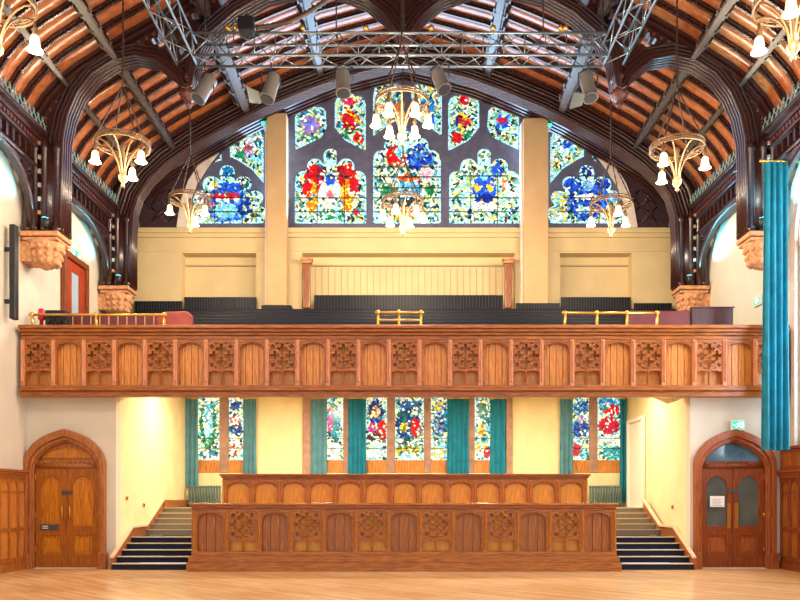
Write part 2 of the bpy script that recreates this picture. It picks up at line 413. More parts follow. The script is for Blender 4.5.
blobs={
'big_l':[(330,200,28,22,[(190,230,220),(240,240,190)]),(314,178,9,14,RED),(348,178,9,14,RED),(312,196,6,17,[YEL,ORG]),(347,196,6,17,[YEL,ORG]),(307,186,5,9,RED),(354,186,5,9,RED),(330,192,9,12,WHT),(330,195,4,4,(220,110,130)),(330,180,5,6,BLU),(320,170,4,5,(150,20,40)),(341,170,4,5,(150,20,40)),(330,215,20,6,[CY,WHT,GRN]),(356,212,3,3,RED)],
'big_c':[(420,157,14,13,[BLU,DBL,(90,150,230)]),(396,156,10,11,RED),(400,152,5,6,CY),(409,180,12,5,[ORG,RED]),(409,190,13,8,[(70,170,230),CY]),(388,192,6,7,GRN),(430,190,5,5,GRN),(407,203,18,6,(40,70,80)),(407,214,14,7,[YEL,WHT,ORG]),(426,175,7,9,[WHT,(230,170,190)])],
'big_r':[(484,192,26,22,[CY,(200,235,215),(236,236,160)]),(484,190,12,16,BLU),(497,170,6,7,BLU),(477,188,3,4,YEL),(490,188,3,4,YEL),(484,176,5,4,CY),(484,206,14,4,WHT),(484,198,10,4,DBL),(470,180,5,8,[(240,250,250),(150,200,130)]),(505,185,4,6,[ORG,WHT])],
'up1':[(310,125,9,9,PUR),(310,125,5,5,(110,110,220)),(312,140,6,5,GRN)],
'up2':[(350,119,9,8,[YEL,RED]),(350,119,6,4,RED),(350,126,7,4,(140,20,30)),(350,101,8,4,(200,40,90)),(345,137,5,6,GRN),(358,138,5,6,RED)],
'up3':[(388,108,8,10,[BLU,WHT,GRN]),(398,110,5,8,ORG)],
'up3r':[(427,105,7,7,(20,120,210)),(427,105,2,6,WHT),(430,88,5,4,YEL),(432,122,6,7,[BLU,CY])],
'up2r':[(464,121,9,9,[DBL,YEL]),(464,121,6,4,[ORG,RED]),(464,100,5,5,RED),(457,138,6,5,RED),(468,136,5,5,GRN)],
'up1r':[(503,122,9,9,[CY,BLU]),(503,122,6,6,BLU),(503,120,5,2,RED)],
'side_l':[(228,205,22,18,[BLU,(90,160,220)]),(226,188,17,6,BLU),(226,196,16,3.2,(200,30,50)),(218,200,3,2.5,WHT),(227,200,3,2.5,WHT),(236,200,3,2.5,WHT),(226,210,12,7,CY),(245,208,7,8,[DBL,BLU]),(203,197,6,5,[PUR,WHT]),(210,206,5,5,[DBL,PUR]),(228,172,6,6,(20,110,170)),(200,217,7,6,WHT),(212,184,7,6,[CY,WHT,YEL])],
'side_u':[(247,148,9,9,[WHT,PUR]),(247,148,5,3,(190,60,90)),(241,155,4,5,GRN),(255,160,5,5,CY)],
'side_t':[(214,157,5,4,(200,60,50)),(218,150,4,5,GRN)],
'side_lr':[(587,196,22,24,[BLU,DBL,(50,110,220)]),(588,172,8,8,DBL),(572,183,8,8,BLU),(604,184,8,8,[DBL,BLU]),(587,197,13,3,WHT),(587,210,11,4,[WHT,CY]),(616,197,10,5,(80,170,240)),(562,197,7,7,[CY,YEL]),(560,215,8,8,[CY,YEL,WHT]),(588,186,6,5,(120,170,255))],
'side_ur':[(567,146,9,9,[CY,WHT]),(567,144,5,5,BLU)],
'side_tr':[(600,158,6,5,[(200,230,180),CY])],
}
def wpx(l,D): return [(px(a,D),pz(b,D)) for a,b in l]
archL=[(186,230),(190,205),(197,186),(210,166),(230,141),(250,124),(265,115),(277,110)]
archC=[(277,110),(300,102),(345,90),(405,77),(460,89),(510,104),(536,114)]
archR=[(536,114),(549,119),(564,126),(584,143),(604,168),(617,188),(624,207),(628,230)]
wins=[('window_1','left side light of the great stained glass window, blue and red shield',archL,['side_l','side_u','side_t'],(230,230)),
      ('window_2','great central stained glass window of nine lights above the gallery',archC,['big_l','big_c','big_r','up1','up2','up3','up1r','up2r','up3r'],(407,230)),
      ('window_3','right side light of the great stained glass window, mostly deep blue',archR,['side_lr','side_ur','side_tr'],(585,230))]
sd=10
for nm,lab,arch,keys,base in wins:
    w=thing(nm,(px(base[0],DG),DG+.1,pz(230,DG)),lab,'window',None,'structure')
    a0=arch[0][0]; a1=arch[-1][0]
    outer=[(a0,232)]+[(x,y+.0) for x,y in arch]+[(a1,232)] 
    if nm=='window_1': outer=outer[1:]
    if nm=='window_3': outer=outer[:-1]
    holes=[]
    for k in keys:
        f=union(shapes[k][0],shapes[k][1]); t=trace(f,shapes[k][2])
        holes.append(wpx(t,DG))
        xs=[p[0] for p in t]; ys=[p[1] for p in t]; sd+=1
        glassmesh(w,f,(min(xs)-1,min(ys)-1,max(xs)+1,max(ys)+1),DG+.12,DG+.12,2.15,blobs.get(k,[]),PAL_UP,seed=sd)
    obj('stone_tracery',MB().plate(wpx(outer,DG),holes,DG-.05,DG+.08),'tracery',w,bevel=.02)
    lb=MB(); lb.box(px(a0,DG),px(a1,DG),DG+.2,DG+.22,pz(232,DG),pz(228 if 0 else 150,DG))
    bars=MB()
    for k in keys:
        if not k.startswith(('big','side_l')): continue
        xs=[p[0] for p in shapes[k][1][0]]; x0,x1=min(xs),max(xs)
        ylist=(175,197,211) if k!='big_c' else (166,176,187,197,211)
        for yy in ylist:
            xa,xb=(x0,x1) if yy>182 or k=='big_c' else (x0+12,x1-12)
            if k.startswith('side'): xa,xb=(x0+14,x1-12) if yy<205 else (x0+8,x1-2)
            bars.box(px(xa,DG),px(xb,DG),DG+.06,DG+.1,pz(yy+.35,DG),pz(yy-.35,DG))
        for t in (.31,.69):
            xx=x0+(x1-x0)*t; bars.box(px(xx-.35,DG),px(xx+.35,DG),DG+.06,DG+.1,pz(224,DG),pz(172,DG))
    obj('saddle_bars',bars,'lead',w)
    lead=MB()   # leadwork behind the pieces
    lead.prism(wpx(outer,DG+.16),DG+.16,DG+.18); obj('leadwork',lead,'lead',w)
# gable wall with arched opening
arch_all=[(186,232)]+archL+archC[1:]+archR[1:]+[(628,232)]
g_out=[(-WX,pz(236,DG)),(-WX,10.9)]+[(x,z) for x,z in full]+[(WX,10.9),(WX,pz(236,DG))]
g_out=[(-WX,pz(236,DG))]+full+[(WX,pz(236,DG))]
gw=MB().plate(g_out,[[(px(x,DG),pz(y,DG)) for x,y in arch_all]],DG-.1,DG+.1)
gab=structure('wall_gable',gw,'spandrel','dark panelled gable wall around the great stained glass window','wall')
# carved X braces in the gable spandrels
xb=MB()
for sgn in (-1,1):
    for i in range(3):
        cx=sgn*(9.3-i*.62)
        for r in range(4 if i<2 else 2):
            cz=11.9+r*.0+r*.6
            if cz+.3>roofz(cx+.3*sgn): continue
            for a in (-1,1): xb.tube([(cx-.26,DG-.12,cz-.26*a),(cx+.26,DG-.12,cz+.26*a)],.03,5)
            xb.tube([(cx+.15*cos(t),DG-.12,cz+.15*sin(t)) for t in [2*pi*q/10 for q in range(10)]],.025,5,True)
obj('carved_tracery',xb,'roofdark',gab)
# pinkish reveal band either side of the window arch
rv=MB(); 
rv.sweep(wpx([(186,230)]+archL[1:7],DG),-.02,.3,DG-.16,DG-.1)
rv.sweep(wpx(archR[1:],DG),-.02,.3,DG-.16,DG-.1)
structure('trim_3',rv,'stonepink','pale stone arch moulding edging the great window','trim')

# cream panelled wall below great window
DC=26.75
Z=lambda y:pz(y,DC)
X=lambda x:px(x,DC)
rec=[(182,256),(302,515),(560,632)]
cw=MB().plate([(X(120),5),(X(688),5),(X(688),Z(232)),(X(120),Z(232))],[[(X(a),Z(312)),(X(b),Z(312)),(X(b),Z(253)),(X(a),Z(253))] for a,b in rec],DC,DC+.2)
cwall=structure('wall_gallery_back',cw,'wallgal','buff panelled wall behind the gallery with three recesses','wall')
c2=MB(); c2.box(X(120),X(688),DC-.16,DC-.003,Z(234),Z(229)); c2.box(X(120),X(688),DC-.1,DC-.003,Z(238),Z(234)); c2.box(X(120),X(688),DC-.03,DC-.002,Z(251.5),Z(250.3))
obj('cornice',c2,'wallgal',cwall,bevel=.02)
c3=MB()
for a,b in rec: c3.box(X(a-2),X(b+2),DC+.5,DC+.56,5,Z(250)); c3.box(X(a-2),X(b+2),DC+.2,DC+.5,Z(253),Z(250)); c3.box(X(a-.5),X(a-2),DC+.2,DC+.5,5,Z(250)); c3.box(X(b+.5),X(b+2),DC+.2,DC+.5,5,Z(250))
obj('recess_panel',c3,'wallgal',cwall)
c4=MB()
for k in range(30):
    xx=X(314)+k*(X(504)-X(314))/29; c4.box(xx-.008,xx+.008,DC+.48,DC+.5,Z(310),Z(262))
for a,b in rec: c4.box(X(a),X(b),DC+.44,DC+.5,Z(262.5),Z(261))
obj('board_joint',c4,'slot',cwall)
ledge=MB(); ledge.box(X(288),X(522),DC-.12,DC+.18,Z(227.5)-.02,Z(227.5)+.05)
for a,b,lab,t in ((267,287,'tall buff post left of the great middle window',101),(523,548,'tall buff post right of the great middle window',119)):
    D=26.4; p=thing('window_post',(px((a+b)/2,D),D,pz(306,D)),lab,'post')
    obj('shaft',B(px(a,D),px(b,D),D-.1,D+.3,pz(306,D),min(pz(t,D),roofz(px(a,D))-.1)),'post',p,bevel=.03)
    obj('edge_fillet',B(px(a,D)-.07,px(a,D)-.002,D,D+.3,pz(306,D),pz(t+4,D)),'stonepink',p)
    obj('base_block',B(px(a-5,D),px(b+5,D),D-.14,D+.3,pz(312,D),pz(306,D)-.003),'bench',p,bevel=.02)
for xx,lab in ((307,'slim brown column at the left end of the middle gallery recess'),(508,'slim brown column at the right end of the middle gallery recess')):
    D=26.6; p=thing('column',(px(xx,D),D,pz(309,D)),lab,'column')
    obj('shaft',B(px(xx-3.5,D),px(xx+3.5,D),D-.12,D+.1,pz(309,D),pz(264,D)),wood('column wood %d'%xx,(120,66,40),(170,108,72)),p,bevel=.04)
    obj('capital',MB().box(px(xx-5,D),px(xx+5,D),D-.16,D+.1,pz(264,D),pz(261.5,D)).box(px(xx-6,D),px(xx+6,D),D-.2,D+.1,pz(261.5,D),pz(259,D)),'stone',p,bevel=.02)

# ------------------------------------------------------------------ roof
ceil=MB()
rs=.62; ys=[]
y=8.02
y0s=[8.0+i*rs for i in range(31)]
def inner(path,d): return offset(path,-d)
ysamp=[]
for yy in y0s:
    for t in (0,.12,.3,.5,.7,.88): 
        if yy+t*rs<=27.3: ysamp.append((yy+t*rs,.09*sin(pi*t)))
n=len(full)
for yy,bg in ysamp:
    for x,z in inner(full,bg): ceil.v.append((x,yy,z))
for j in range(len(ysamp)-1):
    for i in range(n-1):
        a=j*n+i; ceil.f.append((a,a+1,a+n+1,a+n))
o0=len(ceil.v)
for yy in (8,27.3):
    for x,z in offset(full,.15): ceil.v.append((x,yy,z))
for i in range(n-1): ceil.f.append((o0+i,o0+i+1,o0+n+i+1,o0+n+i))
ceiling=structure('ceiling',ceil,'roofboard','orange brown boarded barrel roof with dark curved ribs','ceiling')
for p in ceiling.data.polygons: p.use_smooth=True
rb=MB(); c=10.48
rb.sweep(full,.0,-.15,c-.035,c+.035); rb.sweep(full,-.02,-.1,c-.09,c-.055); rb.sweep(full,-.02,-.1,c+.055,c+.09)
ribs=[]
r0=obj('rib',rb,'rib',ceiling)
for i in range(1,27):
    yy=i*rs
    if abs(10.48+yy-20)<.33 or 10.48+yy>26.9: continue
    dup(r0,ceiling,(0,yy,0))
# purlins (longitudinal) with stepped brackets
def normal_at(x):
    e=.05; dz=(roofz(abs(x)+e)-roofz(abs(x)-e if abs(x)>e else 0))/(2*e if abs(x)>e else e+abs(x)) if abs(x)>.01 else 0
    return dz
def purlin(x,ya,yb,depth,wd):
    m=MB(); zr=roofz(x)
    ang=math.atan(-normal_at(x))*(1 if x>=0 else -1) if abs(x)>.1 else 0
    ca,sa=cos(ang),sin(ang)
    def bx(u0,u1,y0,y1,w0,w1):
        n=len(m.v)
        for u in (u0,u1):
            for yy in (y0,y1):
                for w in (w0,w1): m.v.append((x+u*ca-w*sa, yy, zr-u*sa-w*ca))
        m.f+=[tuple(n+i for i in q) for q in ((0,1,3,2),(4,6,7,5),(0,4,5,1),(2,3,7,6),(0,2,6,4),(1,5,7,3))]
    # w = distance below the roof skin
    bx(-wd*.28,wd*.28,ya,yb,0,depth)
    bx(-wd*.5,-wd*.36,ya,yb,.1,depth-.12); bx(wd*.36,wd*.5,ya,yb,.1,depth-.12)
    bx(-wd*.34,wd*.34,ya,yb,depth-.08,depth-.02)
    yy=ya+.31
    while yy<yb-.2:
        bx(-wd*.8,wd*.8,yy-.1,yy+.1,.12,depth-.2); bx(-wd*.62,wd*.62,yy-.08,yy+.08,depth-.24,depth-.1)
        yy+=rs
    return m
for ya,yb in ((10.2,14.7),(15.3,19.75),(20.25,24.7)):
    for x,d,w in ((7.75,.5,.2),(5.4,.66,.34),(2.9,.56,.28),(8.95,.35,.14)):
        for s in (-1,1): obj('purlin',purlin(s*x,ya,yb,d,w),'purlin',ceiling)
    obj('ridge_beam',purlin(0,ya,yb,.6,.4),'purlin',ceiling)

# trusses
def half(pts): return [(-x,z) for x,z in pts]+[(x,z) for x,z in pts[::-1] if x>1e-6]
def sym_holes(hs): return hs+[[(-x,z) for x,z in h] for h in hs]
def circ(cx,cz,r,n=10): return [(cx+r*cos(2*pi*i/n),cz+r*sin(2*pi*i/n)) for i in range(n)]
def quat(cx,cz,R,rho=.47,n=6,rot=0):
    """four-lobed outline"""
    d=R*(1-rho)*1.18; r=R-d; out=[]
    for q in range(4):
        for k in range(n):
            ph=-pi/4+(k+.5)*pi/2/n; s=r*r-(d*sin(ph))**2
            rr=d*cos(ph)+sqrt(max(s,0)); a=q*pi/2+ph+rot
            out.append((cx+rr*cos(a),cz+rr*sin(a)))
    return out
inner1=[(8.9,8.75),(8.9,10.6),(8.88,11.2),(8.76,11.8),(8.5,12.4),(8.1,12.9),(7.6,13.22),(7.0,13.36),(6.45,13.26),(6.05,12.95),(5.88,12.8),(5.8,12.58),(5.66,12.5),(5.52,12.58),(5.48,12.9),(5.4,13.3),(5.05,13.95),(4.4,14.5),(3.6,14.95),(2.7,15.2),(1.8,15.15),(1.0,14.85),(.5,14.45),(.25,14.1),(.12,13.9),(0,13.85)]
def lerp_arc(a,b,t): return (a[0]+(b[0]-a[0])*t,a[1]+(b[1]-a[1])*t)
def make_truss(name,Y,label):
    t=thing(name,(0,Y,8.75),label,'roof truss')
    low=half(inner1)
    outer=full+[(WX-.02,8.75)]+[p for p in low[::-1]]+[(-WX+.02,8.75)]
    holes=[quat(6.35,13.8,.26),circ(6.95,13.75,.16),circ(5.75,13.55,.14),quat(5.3,14.45,.27),circ(4.7,14.85,.15),quat(2.2,15.75,.3),circ(3.1,15.6,.2),circ(1.3,15.85,.22),quat(.75,15.3,.2),circ(6.0,14.25,.12)]
    obj('traceried_frame',MB().plate(outer,sym_holes(holes),Y-.13,Y+.13),'roofdark',t)
    ar=MB(); ar.sweep(low,.0,.12,Y-.26,Y+.26); ar.sweep(low,.14,.2,Y-.2,Y+.2); ar.sweep(low,.25,.3,Y-.17,Y+.17); rl=MB()
    for yy in (-.25,-.13,0,.13,.25): rl.tube([(x,Y+yy,z) for x,z in offset(low,0.0)],.045,6)
    for yy,o_ in ((-.24,.1),(-.2,.22),(-.18,.34)): rl.tube([(x,Y+yy,z) for x,z in offset(low,o_)],.03,6)
    obj('arch_rolls',rl,'roofdark',t)
    obj('arch_rib',ar,'roofdark',t,bevel=.02)
    pr=MB(); pr.sweep(full,-.02,-.12,Y-.34,Y+.34); pr.sweep(full,-.16,-.24,Y-.27,Y+.27); pr.sweep(full,-.3,-.33,Y-.19,Y+.19)
    obj('principal_rafter',pr,'roofdark',t)
    st=MB(); pth=inner(full,.35); acc=0
    for a,b in zip(pth,pth[1:]):
        L=sqrt((a[0]-b[0])**2+(a[1]-b[1])**2); k=max(1,int(L/.2))
        for i in range(k):
            p=lerp_arc(a,b,(i+.5)/k); st.box(p[0]-.035,p[0]+.035,Y-.19,Y-.13,p[1]-.035,p[1]+.035)
    o=obj('carved_studs',st,wood('stud wood '+name,(96,46,34),(140,76,56),(5,5,5)),t); o['kind']='stuff'
    for s in (-1,1):
        post(t,s,Y,8.75)
        pd=MB().lathe(s*5.66,Y,[(.02,12.1),(.07,12.15),(.1,12.22),(.06,12.28),(.22,12.38),(.26,12.5),(.15,12.58),(.15,12.7),(.24,12.8),(.24,12.9),(.14,13.0),(.13,13.6)],8)
        obj('pendant',pd,'redwood' if 0 else 'pendantwood',t)
    obj('centre_pendant',MB().lathe(0,Y,[(.02,13.5),(.1,13.6),(.2,13.8),(.24,13.95),(.12,14.1),(.12,15.4)],8),'pendantwood',t)
    return t
M['pendantwood']=wood('carved pendant wood',(72,34,30),(116,62,54),(5,5,5),.35)
M['skcap']=plain('pale pink brown skirting cap',(232,190,158),.5)
M['boss']=plain('small carved bosses',(190,140,110),.6)
M['litshaft']=plain('turquoise lit shaft',(24,150,176),.5)  # turquoise light on the shaft edge as a colour; not assigned
def post(t,s,Y,z0,inner=8.9):
    m=MB()
    m.box(*sorted((s*(WX-.05),s*(inner+.18))),Y-.22,Y+.22,z0,11.1)
    for xx,yy,r in ((inner+.12,Y-.2,.1),(inner+.42,Y-.3,.07),(inner+.66,Y-.3,.07),(inner+.9,Y-.24,.1),(inner+.12,Y+.2,.1),(inner+.13,Y+.07,.05),(inner+.13,Y-.07,.05)):
        m.lathe(s*xx,yy,[(r*1.5,z0),(r*1.5,z0+.12),(r,z0+.2),(r,z0+2.1),(r*1.4,z0+2.15),(r*1.4,z0+2.25),(r,z0+2.3),(r,11.1)],8)
    obj('wall_post',m,'roofdark',t)
    for k in range(6): obj('boss',B(s*(inner+.54)-.04,s*(inner+.54)+.04,Y-.34,Y-.22,z0+.45+k*.36,z0+.54+k*.36),'boss',t)
make_truss('roof_truss',20,'dark carved hammer beam truss with hanging pendants above gallery front')
make_truss('roof_truss',15,'dark carved hammer beam truss nearest the viewer')
def make_truss2(Y):
    t=thing('roof_truss',(0,Y,8.75),'dark moulded arch truss closest to the great window','roof truss')
    in2=[(8.9,8.75),(8.9,10.4),(8.86,11.1),(8.68,11.7),(8.3,12.25),(7.7,12.8),(6.9,13.35),(6.0,13.87),(4.6,14.6),(3.4,15.1),(2.2,15.55),(1.1,15.85),(0,16.05)]
    low=half(in2)
    obj('frame',MB().plate(full+[(WX-.02,8.75)]+low[::-1]+[(-WX+.02,8.75)],[],Y-.1,Y+.1),'roofdark',t)
    ar=MB()
    for i,(a,b,d) in enumerate(((-.04,.08,.3),(.12,.2,.24),(.25,.31,.2),(.38,.44,.22),(.5,.56,.18),(.62,.7,.26))): ar.sweep(low,a,b,Y-d,Y+d*.5)
    for yy in (-.28,-.18,-.08,.02,.12): ar.tube([(x,Y+yy,z) for x,z in offset(low,-.05)],.04,6)
    obj('arch_moulding',ar,'roofdark',t)
    # ribbed cove behind it, running to the gable
    cv=MB()
    for i in range(8):
        yy=Y+.35+i*.2; cv.sweep(inner(full,.12+.0*i),0,-.16,yy,yy+.09)
    obj('cove_ribs',cv,'roofdark',t)
    for s in (-1,1): post(t,s,Y,8.75)
    return t
make_truss2(25)

# carved corbels under the wall posts
def corbel(s,Y,label):
    x0=9.4*s; t=thing('stone_corbel',(s*WX,Y,7.9),label,'corbel')
    cx=s*(WX-.535)
    def oct(r,z,ry=None): return r,z
    m=MB().box(cx-.5,cx+.5,Y-.42,Y+.42,8.62,8.75).box(cx-.46,cx+.46,Y-.38,Y+.38,8.52,8.6)
    obj('abacus',m,'stone',t,bevel=.03)
    b=MB().lathe(cx,Y,[(.06,7.85),(.2,7.92),(.34,8.0),(.38,8.15),(.36,8.3),(.44,8.42),(.47,8.52)],14)
    obj('bowl',b,'stone',t)
    obj('wall_block',MB().box(*sorted((s*(WX-.002),cx)),Y-.3,Y+.3,8.0,8.51),'stone',t)
    lf=MB()
    for k in range(12):
        a=2*pi*k/12
        for zz,rr,q in ((8.38,.41,.08),(8.2,.36,.1),(8.04,.32,.09)):
            aa=a+(zz*3); x,y_=cx+rr*cos(aa),Y+rr*sin(aa)
            lf.lathe(x,y_,[(.02,zz-q),(q*.8,zz-q*.4),(q*.6,zz+q*.3),(.02,zz+q)],6)
    obj('carved_leaves',lf,'stone',t)
def uplight(s,Y,lab,e):
    x_=s*9.2; y_=Y-.52; z_=8.9; t=thing('uplighter',(x_,y_,8.75),lab,'lamp')
    obj('bracket',MB().box(x_-.05,x_+.05,Y-.52,Y-.3,8.755,8.78),'black',t)
    obj('lamp_body',MB().lathe(x_,y_,[(.05,8.785),(.09,8.81),(.1,9.0),(.085,9.02)],12),'black',t)
    obj('lens',MB().lathe(x_,y_,[(.08,9.022),(.08,9.03)],12),'turqlens',t)
    ld=bpy.data.lights.new('uplighter_light','SPOT'); ld.energy=e; ld.color=(.12,.72,1); ld.spot_size=2.3; ld.spot_blend=.6; ld.shadow_soft_size=.08
    lo=bpy.data.objects.new('uplighter_light',ld); col.objects.link(lo); lo.parent=t; lo.location=(0,0,.32); lo.rotation_euler=(pi+.45,0,0)
M['turqlens']=plain('turquoise lamp lens',(80,230,255),.3,emit=5)
for s_,Y_,e_,l_ in ((-1,20,120,'small black uplighter on left corbel above the gallery front end'),(1,20,700,'small black uplighter on right corbel beside the hanging curtain'),(-1,25,110,'small black uplighter on the far left corbel'),(1,25,260,'small black uplighter on the far right corbel')): uplight(s_,Y_,l_,e_)
for s,Y,l in ((-1,15,'carved sandstone corbel on left wall nearest the viewer'),(1,15,'carved sandstone corbel on right wall nearest the viewer'),(-1,20,'carved sandstone corbel on left wall above gallery front end'),(1,20,'carved sandstone corbel on right wall beside the hanging curtain'),(-1,25,'carved sandstone corbel at far left, half hidden by gallery seats'),(1,25,'carved sandstone corbel at far right, behind gallery seats')): corbel(s,Y,l)

# side wall cornice, cresting, balusters, braces
for s,side in ((-1,'left'),(1,'right')):
    tr=thing('trim_4' if s<0 else 'trim_5',(s*WX,17.5,10.2),'dark carved timber cornice with cresting tinted as if cyan lit along the %s wall'%side,'cornice',None,'structure')
    m=MB()
    for (xa,za,zb) in ((9.3,11.28,11.38),(9.42,11.16,11.28),(9.5,10.98,11.16),(9.45,10.9,10.98),(9.6,10.5,10.6),(9.5,10.42,10.5)): m.box(*sorted((s*xa,s*WX)),8.2,26.9,za,zb)
    obj('rail',m,'roofdark',tr,bevel=.015)
    m=MB(); yy=8.4
    while yy<26.9:
        m.box(*sorted((s*9.55,s*9.7)),yy-.05,yy+.05,10.6,10.9); yy+=.3
    obj('baluster_row',m,'roofdark',tr)['kind']='stuff'
    m=MB(); yy=8.4
    while yy<26.9:
        m.box(*sorted((s*9.46,s*9.52)),yy-.04,yy+.04,11.02,11.12); yy+=.16
    obj('dentil_row',m,'pendantwood',tr)['kind']='stuff'
    m=MB(); yy=8.4; xx=s*9.36
    while yy<26.8:
        m.tube([(xx,yy+.1*cos(q*pi/5),11.5+.09*sin(q*pi/5)) for q in range(10)],.018,5,True)
        m.tube([(xx,yy,11.58),(xx,yy,11.74)],[.035,.012],5); m.tube([(xx,yy+.05,11.68),(xx,yy-.05,11.68)],.018,4)
        yy+=.235
    m.box(*sorted((s*9.33,s*9.39)),8.2,26.9,11.38,11.42)
    obj('cresting',m,plain('cyan lit cresting tint '+side,(120,150,150),.45),tr)['kind']='stuff'  # cyan light falling on the cresting is put into its colour
    # braces: one spandrel plate per half bay
    for a,b in ((10,15),(15,20),(20,25)):
        mid=(a+b)/2; bm_=MB()
        lowp=[]
        N=16
        for i in range(N+1):
            u=-1+2*i/N; lowp.append((mid+u*2.3,8.75+1.7*sqrt(max(0,1-abs(u)**2.3))))
        outer=[(mid-2.3,10.45)]+lowp+[(mid+2.3,10.45)]
        outer=[p for i,p in enumerate(outer)]
        outer=lowp+[(mid+2.3,10.5),(mid-2.3,10.5)]
        hs=[]
        for u in (-1,1):
            hs+= [quat(mid+u*2.0,10.15,.2),circ(mid+u*2.1,9.75,.09,8),circ(mid+u*1.6,10.3,.08,8)]
        bm_.plate(outer,hs,*sorted((s*9.6,s*9.75)),'x'); 
        obj('spandrel_brace',bm_,'roofdark',tr)
        e=MB(); n0=len(lowp)
        for r_,off in ((.07,0),(.04,.13)):
            e.tube([(s*9.6,p[0]+0,p[1]+off) for p in lowp],r_,6)
        obj('brace_roll',e,'roofdark',tr)
# ------------------------------------------------------------------ carved panels
def rect(x0,x1,z0,z1): return [(x0,z0),(x1,z0),(x1,z1),(x0,z1)]
def tracery_panel_mb(cx,Y,z0,z1,w):
    h=z1-z0; m=MB(); x0,x1=cx-w/2,cx+w/2
    R=min(w*.23,h*.145); top=z1-.02; cz=z1-h*.345
    hs=[quat(cx,cz+R*1.06,R*.95),quat(cx,cz-R*1.06,R*.95),quat(cx-R*1.2,cz,R*.84),quat(cx+R*1.2,cz,R*.84)]
    for sx in (-1,1):
        for dz,k in ((R*1.5,.36),(-R*1.5,.36)): hs.append(circ(cx+sx*R*1.5,cz+dz,R*k,7))
        hs.append([(cx+sx*R*.5,cz+R*2.12),(cx+sx*R*1.1,cz+R*2.12),(cx+sx*R*.95,cz+R*1.85)])
        hs.append([(cx+sx*R*.5,cz-R*2.12),(cx+sx*R*1.1,cz-R*2.12),(cx+sx*R*.95,cz-R*1.85)])
        a,b=sorted((cx+sx*.025,cx+sx*(w/2-.02)))
        za=z0+.03; zb=cz-R*2.45
        if zb>za+.05: hs.append([(a,za),(b,za),(b,zb-.03),((a+b)/2,zb),(a,zb-.03)])
    m.plate(rect(x0,x1,z0,z1),hs,Y-.03,Y+.02)
    for h_ in hs[:4]: m.tube([(a,Y-.03,b) for a,b in h_],.014,5,True)
    m.tube([(cx+R*2.08*cos(q*pi/12),Y-.03,cz+R*2.08*sin(q*pi/12)) for q in range(24)],.012,5,True)
    m.tube([(cx,Y-.03,z0+.02),(cx,Y-.03,cz-R*2.2)],.022,6)
    m.smooth=False
    return m
def board_mb(cx,Y,z0,z1,w,n=4):
    m=MB(); m.box(cx-w/2,cx+w/2,Y,Y+.02,z0,z1)
    for i in range(n):
        a=cx-w/2+w*i/n; m.box(a+.01,a+w/n-.01,Y-.03,Y,z0,z1)
    return m
def arch_head_mb(cx,Y,z0,z1,w,t=.03,rise=.16,edge=.035,zh=.05):
    hw=w/2-edge; za=z1-zh; zsp=za-rise
    hole=[(cx-hw,z0+.02),(cx+hw,z0+.02),(cx+hw,zsp)]
    for i in range(1,10):
        a=pi*i/10; hole.append((cx+hw*cos(a),zsp+rise*(.8*sin(a)**.9+.2*(1-abs(cos(a))))))
    hole.append((cx-hw,zsp))
    m=MB().plate(rect(cx-w/2,cx+w/2,z0,z1),[hole],Y-t,Y+.02)
    m.tube([(a,Y-t,b) for a,b in hole[2:]],.018,6); m.tube([(cx+(a-cx)*.93,Y-.005,b-.025) for a,b in hole[2:]],.012,6); m.smooth=False
    return m
def stile_mb(cx,Y,z0,z1,w=.1):
    m=MB().box(cx-w/2,cx+w/2,Y-.07,Y+.13,z0,z1)
    m.prism([(cx-w*.3,Y-.071),(cx,Y-.14),(cx+w*.3,Y-.071)],z0+.1,z1-.04,'z'); return m
def hprofile(x0,x1,steps):
    m=MB()
    for y0,y1,z0,z1,ex in steps: m.box(x0-ex,x1+ex,y0,y1,z0,z1)
    return m
def panel_front(t,x0,N,pitch,Y,z0,z1,first_tracery,mats,plain_n=4,all_arch=False):
    stm=None; tm=None; pm=None; sw=pitch*.13
    for i in range(N+1):
        xx=x0+i*pitch
        if stm is None: stm=obj('stile',stile_mb(xx,Y,z0,z1,sw),mats['stile'],t,bevel=.006); sx=xx
        else: dup(stm,t,(xx-sx,0,0))
    pw=pitch-sw
    for i in range(N):
        cx=x0+(i+.5)*pitch; trac=(i%2==0)==first_tracery and not all_arch
        if trac:
            if tm is None:
                tm=obj('tracery_panel',tracery_panel_mb(cx,Y-.01,z0,z1,pw),mats['tracery'],t); tx=cx
                bk=obj('panel_back',B(cx-pw/2,cx+pw/2,Y+.12,Y+.14,z0,z1),mats['back'],tm)
            else: dup(tm,t,(cx-tx,0,0))
        else:
            if pm is None:
                pm=obj('plain_panel',arch_head_mb(cx,Y-.01,z0,z1,pw),mats['tracery'],t); qx=cx
                obj('panel_boards',board_mb(cx,Y+.085,z0,z1,pw,plain_n),mats['plain'],pm)
            else: dup(pm,t,(cx-qx,0,0))
